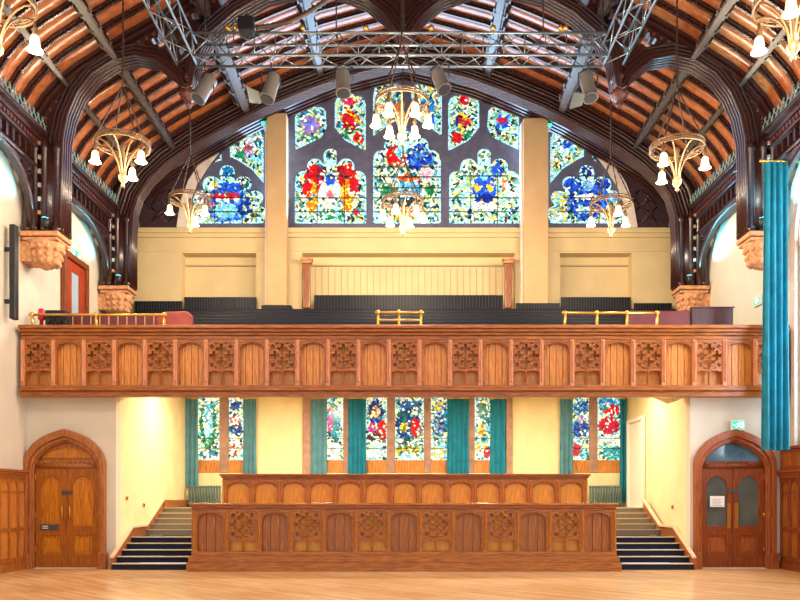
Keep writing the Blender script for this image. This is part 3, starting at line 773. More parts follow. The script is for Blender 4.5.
# gallery front
YB=19.6
g=thing('gallery_parapet',(0,YB,4.5),'long oak gallery front of alternating traceried and plain arched panels','balcony')
gx0=px(22.5,YB); pitch=30.45*YB/F
z_a,z_b=pz(386,YB),pz(340,YB)
panel_front(g,gx0+.03,25,pitch,YB,z_a,z_b,True,dict(stile='stile',tracery='oakh',back='oakpanel',plain='oakpanel'))
gx1=gx0+.03+25*pitch
obj('core',B(gx0,gx1,YB+.145,YB+.18,z_a-.02,z_b+.02),'oakdark',g)
obj('top_rail',hprofile(gx0,gx1,[(YB-.22,YB+.3,pz(330,YB),pz(326.5,YB),.02),(YB-.17,YB+.25,pz(333,YB),pz(330,YB),.01),(YB-.1,YB+.2,pz(336,YB),pz(333,YB),0),(YB-.06,YB+.15,z_b,pz(336,YB),0)]),'oakh',g,bevel=.02)
obj('bottom_rail',hprofile(gx0,gx1,[(YB-.12,YB+.15,pz(389,YB),z_a,.0),(YB-.18,YB+.15,pz(391.5,YB),pz(389,YB),.02),(YB-.1,YB+.15,pz(397,YB),pz(391.5,YB),0)]),'oakh',g,bevel=.015)
# front barrier
YF=19.3
f=thing('panelled_barrier',(0,YF,0),'low oak platform front with tracery and arched panels on the hall floor','panelled barrier')
fx0,fx1=px(192,YF),px(616,YF); za,zb=pz(552,YF),pz(510,YF)
panel_front(f,fx0+.06,13,(fx1-fx0-.12)/13,YF,za,zb,False,dict(stile='oakfront',tracery='oakfronth',back='oakback',plain='oakdark'),3)
obj('top_rail',hprofile(fx0,fx1,[(YF-.16,YF+.28,pz(505.5,YF),pz(503,YF),.03),(YF-.1,YF+.28,pz(508,YF),pz(505.5,YF),.01),(YF-.05,YF+.28,zb,pz(508,YF),0)]),'oakfronth',f,bevel=.012)
obj('plinth',hprofile(fx0,fx1,[(YF-.08,YF+.28,pz(556,YF),za,0),(YF-.14,YF+.28,pz(562,YF),pz(556,YF),.06),(YF-.18,YF+.28,0,pz(562,YF),.1)]),'oakfronth',f,bevel=.012)
obj('core',MB().box(fx0,fx1,YF+.145,YF+.28,za-.05,zb+.02),'oakdark',f)
# rear barrier
YR=22.5
r=thing('panelled_barrier',(0,YR,.75),'raised inner oak barrier of arched golden panels behind the platform front','panelled barrier')
rx0,rx1=px(223,YR),px(587,YR); za,zb=1.0,pz(480,YR)
panel_front(r,rx0+.05,13,(rx1-rx0-.1)/13,YR,za,zb,False,dict(stile='oakpanel',tracery='oakfront',back='oakback',plain='oakback'),1,True)
obj('top_rail',hprofile(rx0,rx1,[(YR-.16,YR+.3,pz(476,YR),pz(474,YR),.08),(YR-.1,YR+.25,pz(478,YR),pz(476,YR),.04),(YR-.05,YR+.2,zb,pz(478,YR),0)]),'oakfronth',r,bevel=.012)
obj('core',B(rx0,rx1,YR+.145,YR+.2,.78,zb+.02),'oakdark',r)
# platforms
structure('floor',MB().box(-5.4,5.4,19.62,23.8,0,.775),'oakdark','inner platform floor behind the oak platform front','floor')
structure('floor',MB().box(AL+.01,7.7,23.82,D3,0,1.55),'carpet2','raised landing floor below the lower stained glass windows','floor')
# ------------------------------------------------------------------ stairs
RI=.155; TD=[19.6,19.95,20.3,20.65,21.0,22.2,22.6,23.0,23.4,23.8]
for s,lab in ((-1,'left carpeted staircase climbing beside the platform front'),(1,'right carpeted staircase climbing beside the platform front')):
    t=thing('staircase',(s*6.5,19.6,0),lab,'stairs')
    xi=5.62; 
    def xo(D): return (-AL if s<0 else AR+(D-20)*.041)-.02
    for k in range(10):
        y0=TD[k]; y1=TD[k+1] if k<9 else 23.815
        xw=xo(y0)-.03
        xx=sorted((s*xi,s*xw))
        st=obj('step',B(xx[0],xx[1],y0,y1,0 if k==0 else RI*k-.0,RI*(k+1)-.012),'carpet' if k<5 else 'carpet2',t)
        obj('nosing',B(xx[0],xx[1],y0-.025,y0+.07,RI*(k+1)-.011,RI*(k+1)+.012),'nosing',st)
    sk=MB()
    pts=[(19.5,0),(19.5,.35),(21.0,1.12),(21.35,1.12),(22.1,1.12),(23.75,1.86),(26.4,1.86),(26.4,1.56),(23.8,1.56),(23.8,1.2),(22.2,.6),(21,.5),(20,0)]
    xw=s*(xo(20)); 
    sk.prism([(19.55,.0),(19.55,.3),(21.0,1.03),(22.15,1.03),(23.75,1.8),(23.75,1.3),(22.15,.6),(21,.5),(20.1,0)],*sorted((s*(7.53 if s<0 else 7.48),s*(7.57 if s<0 else 7.52))),'x')
    obj('skirting',sk,'frameL',t)
    cp=MB()
    P=[(19.55,.3),(21.0,1.03),(22.15,1.03),(23.75,1.8)]
    for a,b in zip(P,P[1:]): cp.prism([(a[0],a[1]),(b[0],b[1]),(b[0],b[1]+.05),(a[0],a[1]+.05)],*sorted((s*(7.47 if s<0 else 7.42),s*(7.57 if s<0 else 7.52))),'x')
    obj('skirting_cap',cp,'skcap',t)
sk=MB().box(AL+.005,AL+.08,23.8,26.45,1.56,1.8); structure('baseboard_left',sk,'frameL','oak skirting board on the left landing','skirting')
sk=MB().box(7.62,7.72,24.0,24.3,1.56,1.7); structure('baseboard_right',sk,'frameL','oak skirting board on the right landing','skirting')
# ------------------------------------------------------------------ lower windows
PAL_LO=[(180,228,232),(236,246,248),(240,230,150),(120,190,190),(90,170,180),(240,230,150),(60,120,110),(30,60,80),(220,235,230)]
lowfig={
 'a':[(208,425,8,24,[(40,140,90),(30,110,70)]),(208,420,5,20,[CY,WHT,(70,170,200)]),(208,455,9,6,[(40,130,160),WHT])],
 'b':[(237,407,7,5,[DBL,(30,100,140)]),(236,420,6,5,[(190,40,60),WHT]),(236,430,7,5,[DBL,(60,100,120)]),(236,447,8,8,[WHT,RED,(200,220,180)])],
 'c':[(334,420,7,18,[(20,130,150),GRN,(40,160,190)]),(330,423,3,9,(200,60,140)),(334,452,7,10,[WHT,WHT,(220,230,200)]),(331,410,3,3,(190,60,80))],
 'd':[(376,412,8,12,[(40,70,60),DBL,(60,110,140)]),(376,412,4,6,[(190,130,90),(230,200,150)]),(382,430,5,10,RED),(372,428,4,5,(190,50,130)),(374,437,8,4,(70,40,40)),(376,452,8,8,[(150,215,210),WHT])],
 'e':[(408,424,12,18,[(20,110,100),DBL,(30,80,80)]),(416,428,5,11,RED),(404,427,4,5,[YEL,OLI]),(415,413,3,3,WHT),(409,405,11,4,(40,90,150)),(408,450,12,5,[YEL,OLI]),(408,457,9,5,[CY,WHT])],
 'f':[(439,405,8,5,[(20,110,190),YEL]),(439,425,7,14,[(80,110,130),DBL,(150,190,200)]),(446,420,3,10,(30,150,200)),(439,452,8,8,[YEL,WHT,CY])],
 'g':[(483,418,7,16,[GRN,(40,100,90),WHT]),(482,430,4,6,[YEL,ORG]),(487,427,3,4,CY),(487,453,4,6,(200,40,60)),(480,448,5,6,[YEL,WHT])],
 'h':[(581,408,8,7,[(20,70,130),(60,140,190)]),(581,428,9,9,[(30,110,190),DBL]),(581,420,4,4,PUR),(576,450,5,6,(210,40,60)),(585,455,5,6,[CY,GRN])],
 'i':[(609,404,11,6,[(30,120,200),CY]),(611,410,8,6,[RED,WHT]),(609,426,10,9,[(210,20,50),(180,10,60)]),(612,453,9,7,[(40,150,160),(90,190,190)]),(609,440,9,4,WHT)],
}
lowwins=[('window_5','left lower stained glass window between grey teal curtains',[('a',198,219),('b',228,246)],[(219,228)],(196,250)),
 ('window_6','wide middle lower stained glass window behind the inner barrier',[('c',326,343),('d',366,387),('e',395,424),('f',431,449),('g',475,492)],[(343,350),(387,395),(424,431),(467,475)],(315,502)),
 ('window_7','right lower stained glass window with red robed figures',[('h',572,590),('i',598,621)],[(590,598)],(566,624))]
DW=D3+.15
for nm,lab,lights,mulls,(xa,xb) in lowwins:
    w=thing(nm,(px((xa+xb)/2,D3),DW,zs),lab,'window',None,'structure')
    gy=460
    for k,a,b in lights:
        f2=lambda x,y,a=a,b=b:(a-1<x<b+1 and 360<y<gy+1)
        sd+=1; glassmesh(w,f2,(a-1,372,b+1,gy+1),DW,DW,1.95,lowfig[k],PAL_LO,border=(190,240,236),bw=1.6,seed=sd)
    lead=B(px(xa,DW),px(xb,DW),DW+.04,DW+.06,zs,zt-.02); obj('leadwork',lead,'lead',w)
    mm=MB()
    for a,b in mulls: mm.box(px(a,D3),px(b,D3),D3+.02,D3+.17,zs+.01,zt-.02)
    obj('mullion',mm,'mull',w,bevel=.03)
    sl=MB(); sl.box(px(xa,D3)+.01,px(xb,D3)-.01,D3+.06,D3+.16,zs+.01,pz(gy,D3))
    obj('sill_panel',sl,'oakpanel',w)
    br_=MB()
    for yy in (438,448): br_.box(px(xa,D3)+.01,px(xb,D3)-.01,D3+.1,D3+.12,pz(yy+.3,D3),pz(yy-.3,D3))
    obj('saddle_bars',br_,'lead',w)
# curtains
def curtain_mb(x0,x1,Y,z0,z1,folds,amp=.06,flare=0):
    m=MB(); nx=folds*8; rows=[0,.05,.3,.6,1]
    for t in rows:
        z=z1+(z0-z1)*t
        for side in (0,1):
            for i in range(nx+1):
                u=i/nx; w=1+flare*t; xc=(x0+x1)/2
                xx=xc+(x0+(x1-x0)*u-xc)*w+.01*sin(9*u+5*t)
                m.v.append((xx,Y+amp*(.6+.4*t)*sin(u*folds*2*pi+.6*t)+.012*side,z))
    R=2*(nx+1)
    for r_ in range(len(rows)-1):
        for sd_ in (0,1):
            for i in range(nx):
                a=r_*R+sd_*(nx+1)+i; m.f.append((a,a+1,a+1+R,a+R))
        for i in (0,nx):
            a=r_*R+i; m.f.append((a,a+nx+1,a+nx+1+R,a+R))
    m.smooth=True; return m
cur=[(183,198,486,'tealgrey','grey teal curtain left of the left lower window',3),(243,256,474,'tealgrey','grey teal curtain right of the left lower window',3),
(311,327,476,'tealgrey','grey teal curtain at the far left of the middle window',3),(348,366,476,'teal','bright teal curtain between first and second panes of middle window',4),
(447,469,476,'teal','bright teal curtain wide, right of centre of the middle window',5),(490,506,476,'teal','bright teal curtain at the right end of the middle window',3),
(560,573,474,'tealgrey','grey teal curtain left of the red figured right window',3),(620,628,502,'teal','narrow teal curtain right of the red figured right window',2)]
for a,b,yb,mt,lab,n_ in cur:
    Dc=26.36; x0=px(a,Dc); x1=min(px(b,Dc),7.72)
    t=thing('curtain',((x0+x1)/2,Dc,pz(yb,Dc)),lab,'curtain','teal curtains at the lower windows')
    obj('cloth',curtain_mb(x0,x1,Dc,pz(yb,Dc),5.3,n_,.045),mt,t)
    rod=MB().tube([(x0-.05,Dc,5.33),(x1+.05 if x1<7.6 else x1,Dc,5.33)],.025,8); obj('rod',rod,'brass',t)
# big hanging curtain on the right
Yc=18.95; 
t=thing('curtain',(9.35,Yc,pz(450,Yc)),'tall bright turquoise curtain hanging on the right wall past the gallery front','curtain')
obj('cloth',curtain_mb(px(764,Yc),px(788,Yc),Yc,pz(450,Yc),pz(162,Yc),4,.1,.12),'curtainblue' if 0 else 'teal',t)
obj('rod',MB().tube([(px(760,Yc),Yc,pz(161,Yc)),(WX-.01,Yc,pz(161,Yc))],.03,8),'brass',t)
# radiators
for a,b,lab in ((188,221,'grey green ribbed radiator under the left lower window'),(589,622,'grey green ribbed radiator under the right lower window')):
    Dr=26.16; t=thing('radiator',(px((a+b)/2,Dr),Dr,1.55),lab,'radiator')
    x0,x1=px(a,Dr),px(b,Dr); m=MB(); n_=12
    rm=None
    for i in range(n_):
        xx=x0+(x1-x0)*(i+.5)/n_
        if rm is None: rm=obj('column',MB().box(xx-.03,xx+.03,Dr-.06,Dr+.06,1.63,2.3),'radiator',t,bevel=.02); q0=xx
        else: dup(rm,t,(xx-q0,0,0))
    obj('header',MB().box(x0,x1,Dr-.035,Dr+.035,2.2,2.26).box(x0,x1,Dr-.035,Dr+.035,1.68,1.74).box(x0+.05,x0+.1,Dr-.03,Dr+.03,1.55,1.68).box(x1-.1,x1-.05,Dr-.03,Dr+.03,1.55,1.68),'radiator',t)
# ------------------------------------------------------------------ doors
def tudor(xc,hw,zs_,za_,z0): return dooro(xc,hw,zs_,za_,z0=z0)
def door(nm,xc,lab,fr,lf,pn,glazed):
    t=thing(nm,(xc,20,0),lab,'door',None,'structure')
    fo=MB(); Y=19.93
    def ring(a,zsa,zaa,b,zsb,zab,y0,y1):
        o=tudor(xc,a,zsa,zaa,0); h=tudor(xc,b,zsb,zab,0)
        # U-shaped: outer then inner reversed, legs open at the floor
        O=o[1:]+[o[0]]; H=h[1:]+[h[0]]
        poly=O+H[::-1]; return poly
    fo.plate(ring(1.07,2.75,3.66,.95,2.62,3.46,0,0),[],19.84,20.0); fo.plate(ring(.95,2.62,3.46,.87,2.58,3.36,0,0),[],19.9,20.1); 
    fo.plate(ring(.9,2.6,3.4,.84,2.56,3.32,0,0),[],19.96,20.16)
    obj('frame',fo,fr,t,bevel=.015)
    obj('plinth_block',MB().box(xc-1.12,xc-.9,19.8,19.99,0,.42).box(xc+.9,xc+1.12,19.8,19.99,0,.42),fr,t,bevel=.015)
    Yd=20.1
    tp=[p for p in tudor(xc,.84,2.76,3.3,2.74)]
    obj('transom_panel' if not glazed else 'fanlight',MB().plate(tp,[],Yd,Yd+.03),pn if not glazed else 'fanglass',t)
    tr_=MB().box(xc-.84,xc+.84,Yd-.08,Yd+.05,2.64,2.76)
    for k in range(14):
        xx=xc-.78+k*.12; tr_.tube([(xx,Yd-.05,2.78),(xx,Yd+.0,2.78)],.055,8)
    obj('transom',tr_,fr if not glazed else 'doorR',t)
    if not glazed:
        obj('transom_moulding',MB().plate(tudor(xc,.84,2.76,3.3,2.78),[tudor(xc,.74,2.8,3.2,2.9)],Yd-.04,Yd),fr,t)
    for s in (-1,1):
        c=xc+s*.4155; w=.412
        leaf=MB(); outer=rect(c-w,c+w,.006,2.64)
        h1=tudor(c,.27,2.14,2.44,1.12); h2=rect(c-.24,c+.24,.36,.86)
        leaf.plate(outer,[h1,h2],Yd-.05,Yd)
        L=obj('door_leaf',leaf,lf,t,bevel=.01)
        obj('upper_panel' if not glazed else 'glass_pane',MB().plate(tudor(c,.28,2.21,2.44,1.1),[],Yd-.012,Yd-.002),pn if not glazed else 'doorglass',L)
        obj('lower_panel',MB().box(c-.25,c+.25,Yd-.01,Yd-.002,.35,.87).box(c-.17,c+.17,Yd-.04,Yd-.01,.43,.79),pn,L,bevel=.012)
        hx=xc+s*.1
        if glazed:
            obj('push_plate',B(hx-.045,hx+.045,Yd-.062,Yd-.051,1.05,1.72),'brass',L,label='tall brass push plate')
        else:
            obj('handle',MB().tube([(hx,Yd-.05,1.3),(hx,Yd-.11,1.32),(hx,Yd-.11,1.62),(hx,Yd-.05,1.64)],.018,8),'brass',L,label='brass pull handle')
        hg=MB()
        for zz in (.5,1.4,2.4): hg.tube([(xc+s*.822,Yd-.06,zz-.06),(xc+s*.822,Yd-.06,zz+.06)],.012,6)
        obj('hinge',hg,'brass',L)
    obj('door_closer',B(xc-.13,xc+.15,Yd-.075,Yd-.052,1.95 if not glazed else 2.0,2.04 if not glazed else 2.09),'plate',t)
    return t
dl=door('door_1',LDx,'closed oak double door in a pointed oak frame on the left','frameL','doorL','doorLp',False)
dr=door('door_2',RDx,'dark oak double door with glazed arched panes on the right','frameR','doorR','frameR',True)
structure('wall_lobby_backing',MB().box(-WX,AL-.26,20.32,20.4,0,4.5),plain('dark lobby backing',(60,50,40),.9),'dark lobby backing added unseen behind the left double door to block sky light','wall')  # unseen backing added so bright sky doesn't show through the door gap
structure('wall_lobby_backing',MB().box(7.55,WX,20.6,20.7,0,4.5),plain('lobby wall',(120,120,110),.8),'dim lobby wall seen through the glazed door','wall')
# plates and papers
Y=20.04
t=thing('door_sign',(px(49,20),Y,1.1),'dark grey rectangular plate with white text on the left door','sign')
obj('board',B(px(40,20),px(58,20),Y-.012,Y,pz(530,20),pz(524.5,20)),'plate',t)
m=MB()
for k in range(2): m.box(px(42,20),px(47.5,20),Y-.016,Y-.0125,pz(526.7+k*2,20),pz(525.8+k*2,20))
obj('text_block',m,'paper',t)
t=thing('paper_notice',(px(717,20),Y,1.5),'white printed paper notice taped to the glazed right door','notice')
obj('sheet',B(px(710.5,20),px(725,20),Y-.008,Y-.003,pz(507,20),pz(496,20)),'paper',t)
m=MB()
for k in range(5): m.box(px(713,20),px(722.5-(k%2)*2,20),Y-.011,Y-.0085,pz(499+k*1.6+.35,20),pz(499+k*1.6,20))
obj('text_line',m,'ink',t)
# small blue plate, exit signs
def exit_sign(x0,x1,y0,y1,D,lab,side=None):
    if side is None:
        t=thing('exit_sign',(px((x0+x1)/2,D),D,pz(y1,D)),lab,'sign')
        a,b,c,d=px(x0,D),px(x1,D),pz(y1,D),pz(y0,D)
        obj('housing',B(a-.03,b+.03,D,D+.06,c-.03,d+.03),'paper',t,bevel=.01)
        obj('face',B(a,b,D-.01,D-.001,c,d),'exitg',t)
        cx=a+(b-a)*.62; h=d-c; m=MB()
        m.lathe(cx,D-.015,[(.0,c+h*.75),(h*.08,c+h*.8),(h*.08,c+h*.9),(0,c+h*.93)],6)
        for p in ([(cx,.72),(cx-.02,.42)],[(cx-.02,.42),(cx+.06,.15)],[(cx-.02,.42),(cx-.1,.2)],[(cx,.7),(cx+.08,.55)],[(cx,.7),(cx-.08,.6)]):
            m.tube([(p[0][0],D-.013,c+h*p[0][1]),(p[1][0],D-.013,c+h*p[1][1])],h*.07,5)
        m.box(b-(b-a)*.2,b-(b-a)*.06,D-.014,D-.011,c+h*.12,c+h*.88)
        m.box(a+(b-a)*.08,a+(b-a)*.3,D-.014,D-.011,c+h*.42,c+h*.56)
        obj('pictogram',m,'exitw',t)
    else:
        X_=side*WX; y_a,y_b=x0,x1; t=thing('exit_sign',(X_,(y_a+y_b)/2,y1),lab,'sign')
        xa,xb=sorted((X_-side*.005,X_-side*.06)); obj('housing',B(xa,xb,y_a,y_b,y0,y1),'paper',t)
        xa,xb=sorted((X_-side*.061,X_-side*.07)); obj('face',B(xa,xb,y_a+.03,y_b-.03,y0+.03,y1-.03),'exitg',t)
        xa,xb=sorted((X_-side*.071,X_-side*.075)); m=MB().box(xa,xb,y_a+.08,y_a+.2,y0+.08,y1-.08); m.box(xa,xb,y_b-.25,y_b-.12,y0+.06,y1-.06)
        obj('pictogram',m,'exitw',t)
exit_sign(732,744,421,429,19.88,'lit green exit sign above the right glazed door')
exit_sign(22.6,23.3,9.05,9.35,0,'green exit sign high on left gallery wall above the red door',-1)
exit_sign(21.1,21.5,7.25,7.5,0,'green exit sign on right gallery wall beside the tall curtain',1)
# gallery side door on left wall
t=thing('door_3',(-WX,22.8,6.2),'red varnished gallery door with a tall glass pane on left wall','door',None,'structure')
obj('frame',MB().plate(rect(22.0,23.7,6.2,9.1),[rect(22.18,23.52,6.22,8.92)],-WX+.005,-WX+.14,'x'),'doorR',t,bevel=.01)
L=obj('door_leaf',MB().plate(rect(22.19,23.51,6.23,8.9),[rect(22.6,23.1,6.9,8.6)],-WX+.02,-WX+.07,'x'),'redwood',t)
obj('glass_pane',B(-WX+.03,-WX+.05,22.6,23.1,6.9,8.6),plain('pale door glass',(170,190,205),.15),L)
# doorway on right alcove wall
t=thing('door_4',(7.72,24.9,1.55),'white painted door frame on wall above the right staircase','door',None,'structure')
def rx(D): return AR+(D-20.3)*(7.8-AR)/6.2
obj('frame',MB().plate(rect(24.2,25.9,1.56,4.5),[rect(24.33,25.77,1.57,4.38)],7.58,7.68,'x'),'whitedoor',t,bevel=.01)
obj('door_leaf',B(7.66,7.7,24.34,25.76,1.57,4.37),'whitedoor',t)
# wall switches on staircase walls
for x_,y_,z_,lab in ((AL+.01,20.75,1.85,'small dark switch on pale left stair wall near the door'),(AL+.01,22.1,1.65,'small dark socket on yellow left stair wall'),(rx(21.4)-.03,21.4,1.6,'small dark socket on right stair wall')):
    t=thing('wall_switch',(x_,y_,z_),lab,'switch'); obj('plate',B(x_,x_+.02,y_-.06,y_+.06,z_-.06,z_+.06),'brass',t); obj('rocker',B(x_-.006,x_+.026,y_-.03,y_+.03,z_-.03,z_+.03),'black',t)
# corbel bracket under beam at right
t=thing('beam_bracket',(7.3,20.9,4.2),'small tapered plaster bracket under the gallery at right','bracket')
obj('block',MB().prism([(6.7,4.595),(7.52,4.595),(7.15,4.4)],19.9,20.6),'wallgal',t)
# ------------------------------------------------------------------ dado panelling
def dado(s,y0,y1,h,lab,upper=False,mat='dado'):
    xw=s*WX; t=thing('wall_panelling',(xw,(y0+y1)/2,0),lab,'panelling')
    K=.5 if s<0 else .62
    def bx(d0,d1,ya,yb,za_,zb_): return sorted((xw-s*d0*K,xw-s*d1*K))+[ya,yb,za_,zb_]
    obj('backing',B(*bx(.005,.05,y0,y1,0,h)),'oakpanel' if s<0 else 'dado',t)
    cap=MB().box(*bx(.0,.3,y0,y1,h,h+.06)).box(*bx(0,.22,y0,y1,h-.07,h)).box(*bx(.0,.16,y0,y1,h-.14,h-.07)); obj('cap_rail',cap,'frameR' if s>0 else 'frameL',t,bevel=.012)
    obj('plinth',MB().box(*bx(0,.18,y0,y1,0,.2)).box(*bx(0,.12,y0,y1,.2,.34)),mat,t,bevel=.012)
    n_=int((y1-y0)/.42); pt=(y1-y0)/n_
    st=MB()
    for i in range(n_+1):
        yy=y0+i*pt; st.box(*bx(.05,.13,max(y0,yy-.04),min(y1,yy+.04),.34,h-.14))
    st.box(*bx(.05,.11,y0,y1,1.0,1.1)); obj('stile',st,mat,t,bevel=.008)
    hd=None
    for i in range(n_):
        c=y0+(i+.5)*pt; hw=pt/2-.045
        hole=[(c-hw,h-.5),(c+hw,h-.5)]+[(c+hw*cos(pi*k/8),h-.42+.2*sin(pi*k/8)) for k in range(0,9)]
        q=MB().plate(rect(c-pt/2+.04,c+pt/2-.04,h-.52,h-.14),[hole],*sorted((xw-s*.055*K,xw-s*.1*K)),'x')
        obj('arch_head',q,mat,t)
    return t,bx
dado(-1,12,19.95,pz(471,20)-.05,'oak wall panelling along the left wall beside the left door')
t,bx=dado(1,12,19.95,2.5,'tall oak wall panelling along the right wall beside the glazed door',mat='doorR')
m=MB().box(*bx(.0,.12,12,19.95,2.56,3.1)).box(*bx(0,.26,12,19.95,3.1,3.17)); obj('upper_rail',m,'frameR',t,bevel=.01)
for k in range(14): obj('raised_panel',B(*bx(.12,.15,12.2+k*.55,12.55+k*.55,2.66,3.0)),'dado',t)
# ------------------------------------------------------------------ gallery floor and seats
gf=MB()
for k in range(8): gf.box(-WX,WX,19.8+k*.85,19.8+(k+1)*.85+.0,4.96 if k==0 else 5.56,5.3+k*.35)
structure('floor',gf,'carpet','stepped gallery floor under the benches','floor')
zonex=[(136,690)]
for k in range(7):
    Dk=20.75+k*.83; ztop=pz(325-k*3.1,Dk) ; zf=5.3+.35*(k+1)
    ztop=pz(324.5-k*3.0,Dk)
    x0=px(194 if k<2 else (150 if k<4 else 136),Dk); x1=px(628 if k<2 else (660 if k<4 else 680),Dk)
    x0=max(x0,-9.8); x1=min(x1,9.8)
    z0=5.3+.35*int((Dk-19.8)/.85)
    t=thing('gallery_bench',((x0+x1)/2,Dk,z0),'long dark upholstered gallery bench, row %s'%(['nearest the gallery front','second from the gallery front','third from the gallery front','in the middle of the gallery','third from the back wall','second from the back wall','nearest the back wall'][k]),'bench','dark benches in the gallery')
    obj('backrest',B(x0,x1,Dk+.3,Dk+.38,z0+.002,max(ztop,z0+.6)),'bench',t,bevel=.03)
    obj('seat',B(x0,x1,Dk-.05,Dk+.3,z0+.25,z0+.36),'bench',t,bevel=.03)
    obj('base',B(x0,x1,Dk,Dk+.28,z0+.002,z0+.25),'bench',t)
# tall dark cabinets/organ-like slatted bench ends in front of recesses
def slat_front(a,b,y0,y1,D,lab,nm='seat_screen',mat='bench',top=None,n_=18):
    t=thing(nm,(px((a+b)/2,D),D,pz(y1,D)),lab,'screen')
    obj('panel',B(px(a,D),px(b,D),D,D+.06,7.76,pz(y0,D)),mat,t,bevel=.01)
    m=MB()
    for i in range(n_): 
        xx=px(a+(b-a)*(i+.5)/n_,D); m.box(xx-.015,xx+.015,D-.03,D-.001,pz(y1,D),pz(y0+1,D))
    obj('slats',m,'darkgrey' if mat=='bench' else mat,t)
    if top: obj('sloping_top',MB().prism([(D-.5,pz(y0,D-.5)-.03),(D+.1,pz(y0,D)+.04),(D+.1,pz(y0,D)+.0),(D-.5,pz(y0,D-.5)-.08)],px(a-2,D),px(b+2,D),'x'),'darkgrey',t)
slat_front(134,182,301,312,26.55,'dark slatted screen under the buff wall at far left')
slat_front(184,256,297,310,26.55,'grey slatted desk front in the left gallery recess',n_=26)
slat_front(314,503,295,310,26.65,'long slatted grey seat back in the middle gallery recess',n_=60)
slat_front(516,560,303,311,26.15,'short slatted screen between middle and right recesses',n_=16)
slat_front(561,631,297,310,26.55,'grey slatted desk front in the right gallery recess',n_=26)
slat_front(634,672,303,314,26.5,'dark slatted screen under the buff wall at far right',n_=14)
# red and maroon seats at the gallery front
Dm=20.5
t=thing('leather_bench',(px(110,Dm),Dm,5.3),'maroon studded leather bench at the left end of the gallery','bench')
obj('backrest',B(px(59,Dm),px(166,Dm),Dm,Dm+.14,5.4,pz(314,Dm)),'maroon',t,bevel=.04)
m=MB()
for i in range(12): xx=px(64+i*9,Dm); m.box(xx-.01,xx+.01,Dm-.012,Dm-.001,6.2,pz(315.5,Dm))
obj('studded_seam',m,'stud',t)
obj('side_arm',MB().prism([(px(160,Dm),5.4),(px(194,Dm),5.4),(px(194,Dm),pz(317,Dm)),(px(190,Dm),pz(313.5,Dm)),(px(168,Dm),pz(314,Dm)),(px(160,Dm),pz(318,Dm))],Dm-.3,Dm-.02),'redleather',t,bevel=.05,label='bright red rolled arm')
obj('seat',B(px(72,Dm),px(158,Dm),Dm-.45,Dm-.02,5.6,5.75),'maroon',t,bevel=.03)
t=thing('leather_bench',(px(660,Dm),Dm,5.3),'maroon leather bench back near right end of the gallery','bench')
obj('backrest',B(px(627,Dm),px(690.5,Dm),Dm,Dm+.14,5.4,pz(310.5,Dm)),'maroon',t,bevel=.03)
obj('seat',B(px(627,Dm),px(690.5,Dm),Dm-.45,Dm-.01,5.6,5.75),'maroon',t,bevel=.03)
t=thing('panelled_screen',(px(712,Dm),Dm,5.3),'dark brown panelled screen beside the maroon bench','screen')
obj('panel',B(px(691.5,Dm),px(733,Dm),Dm-.02,Dm+.1,5.4,pz(308,Dm)),wood('dark screen wood',(52,24,28),(84,42,44)),t,bevel=.01)
obj('cap',B(px(691,Dm),px(734,Dm),Dm-.05,Dm+.13,pz(308,Dm),pz(307,Dm)),'maroon',t)
# brass rails
def rail(xs,yt,yb,D,lab,group=None):
    t=thing('brass_rail',(px((xs[0]+xs[-1])/2,D),D,pz(328,D)),lab,'hand rail')
    zt_=pz(yt,D); z0=pz(326.4,D)
    obj('top_bar',MB().tube([(px(xs[0]-3,D),D,zt_),(px(xs[-1]+3,D),D,zt_)],.035,8),'brass',t)
    for x_ in xs[1:] if len(xs)>3 and xs[0]<50 else xs:
        obj('post',MB().lathe(px(x_,D),D,[(.07,z0),(.07,z0+.03),(.035,z0+.05),(.035,zt_-.04),(.06,zt_-.02),(.06,zt_+.03),(.03,zt_+.06)],8),'brass',t)
rail([32,96,164],314.8,326,19.62,'polished brass rail along the gallery front at left end')
rail([378,399,421],312.5,326,19.62,'short polished brass rail at the centre of the gallery front')
rail([565,597,627,657],313,326,19.62,'polished brass rail along the gallery front at right')
obj('lower_bar',MB().tube([(px(378,19.62),19.62,pz(320,19.62)),(px(421,19.62),19.62,pz(320,19.62))],.025,8),'brass',[o for o in bpy.data.objects if o.name.startswith('brass_rail')][1])
# control desk at left
Dd=20.0; t=thing('sound_desk',(px(55,Dd),Dd,6.2),'small black mixing box standing behind the left gallery rail','equipment')
obj('case',B(px(43,Dd),px(64,Dd),Dd+.1,Dd+.4,pz(325,Dd),pz(309,Dd)),'black',t,bevel=.02)
m=MB()
for i in range(5): m.lathe(px(46+i*4,Dd),Dd+.07,[(.03,pz(316,Dd)),(.03,pz(316,Dd)+.05)],8)
obj('knob',m,'grey',t)
cb=MB(); 
for i in range(4): cb.tube([(px(50+i*4,Dd),Dd-.05,pz(325,Dd)),(px(53+i*5,Dd),Dd-.12,pz(321-i%2*2,Dd)),(px(58+i*5,Dd),Dd-.1,pz(325,Dd))],.02,6)
obj('cable',cb,'black',t)
obj('stand',B(px(44,Dd),px(63,Dd),Dd+.12,Dd+.38,5.31,pz(325,Dd)-.002),'black',t)
t=thing('fire_bell',(px(37,Dd),Dd,6.3),'small red plastic unit beside the black mixing box','equipment')
obj('body',MB().lathe(px(37,Dd),Dd+.25,[(.05,5.31),(.05,pz(318,Dd)),(.1,pz(317,Dd)),(.08,pz(307,Dd)),(.02,pz(306,Dd))],10),'red',t); obj('foot',B(px(35,Dd),px(39.5,Dd),Dd+.13,Dd+.17,5.4,6.2),'black',t)
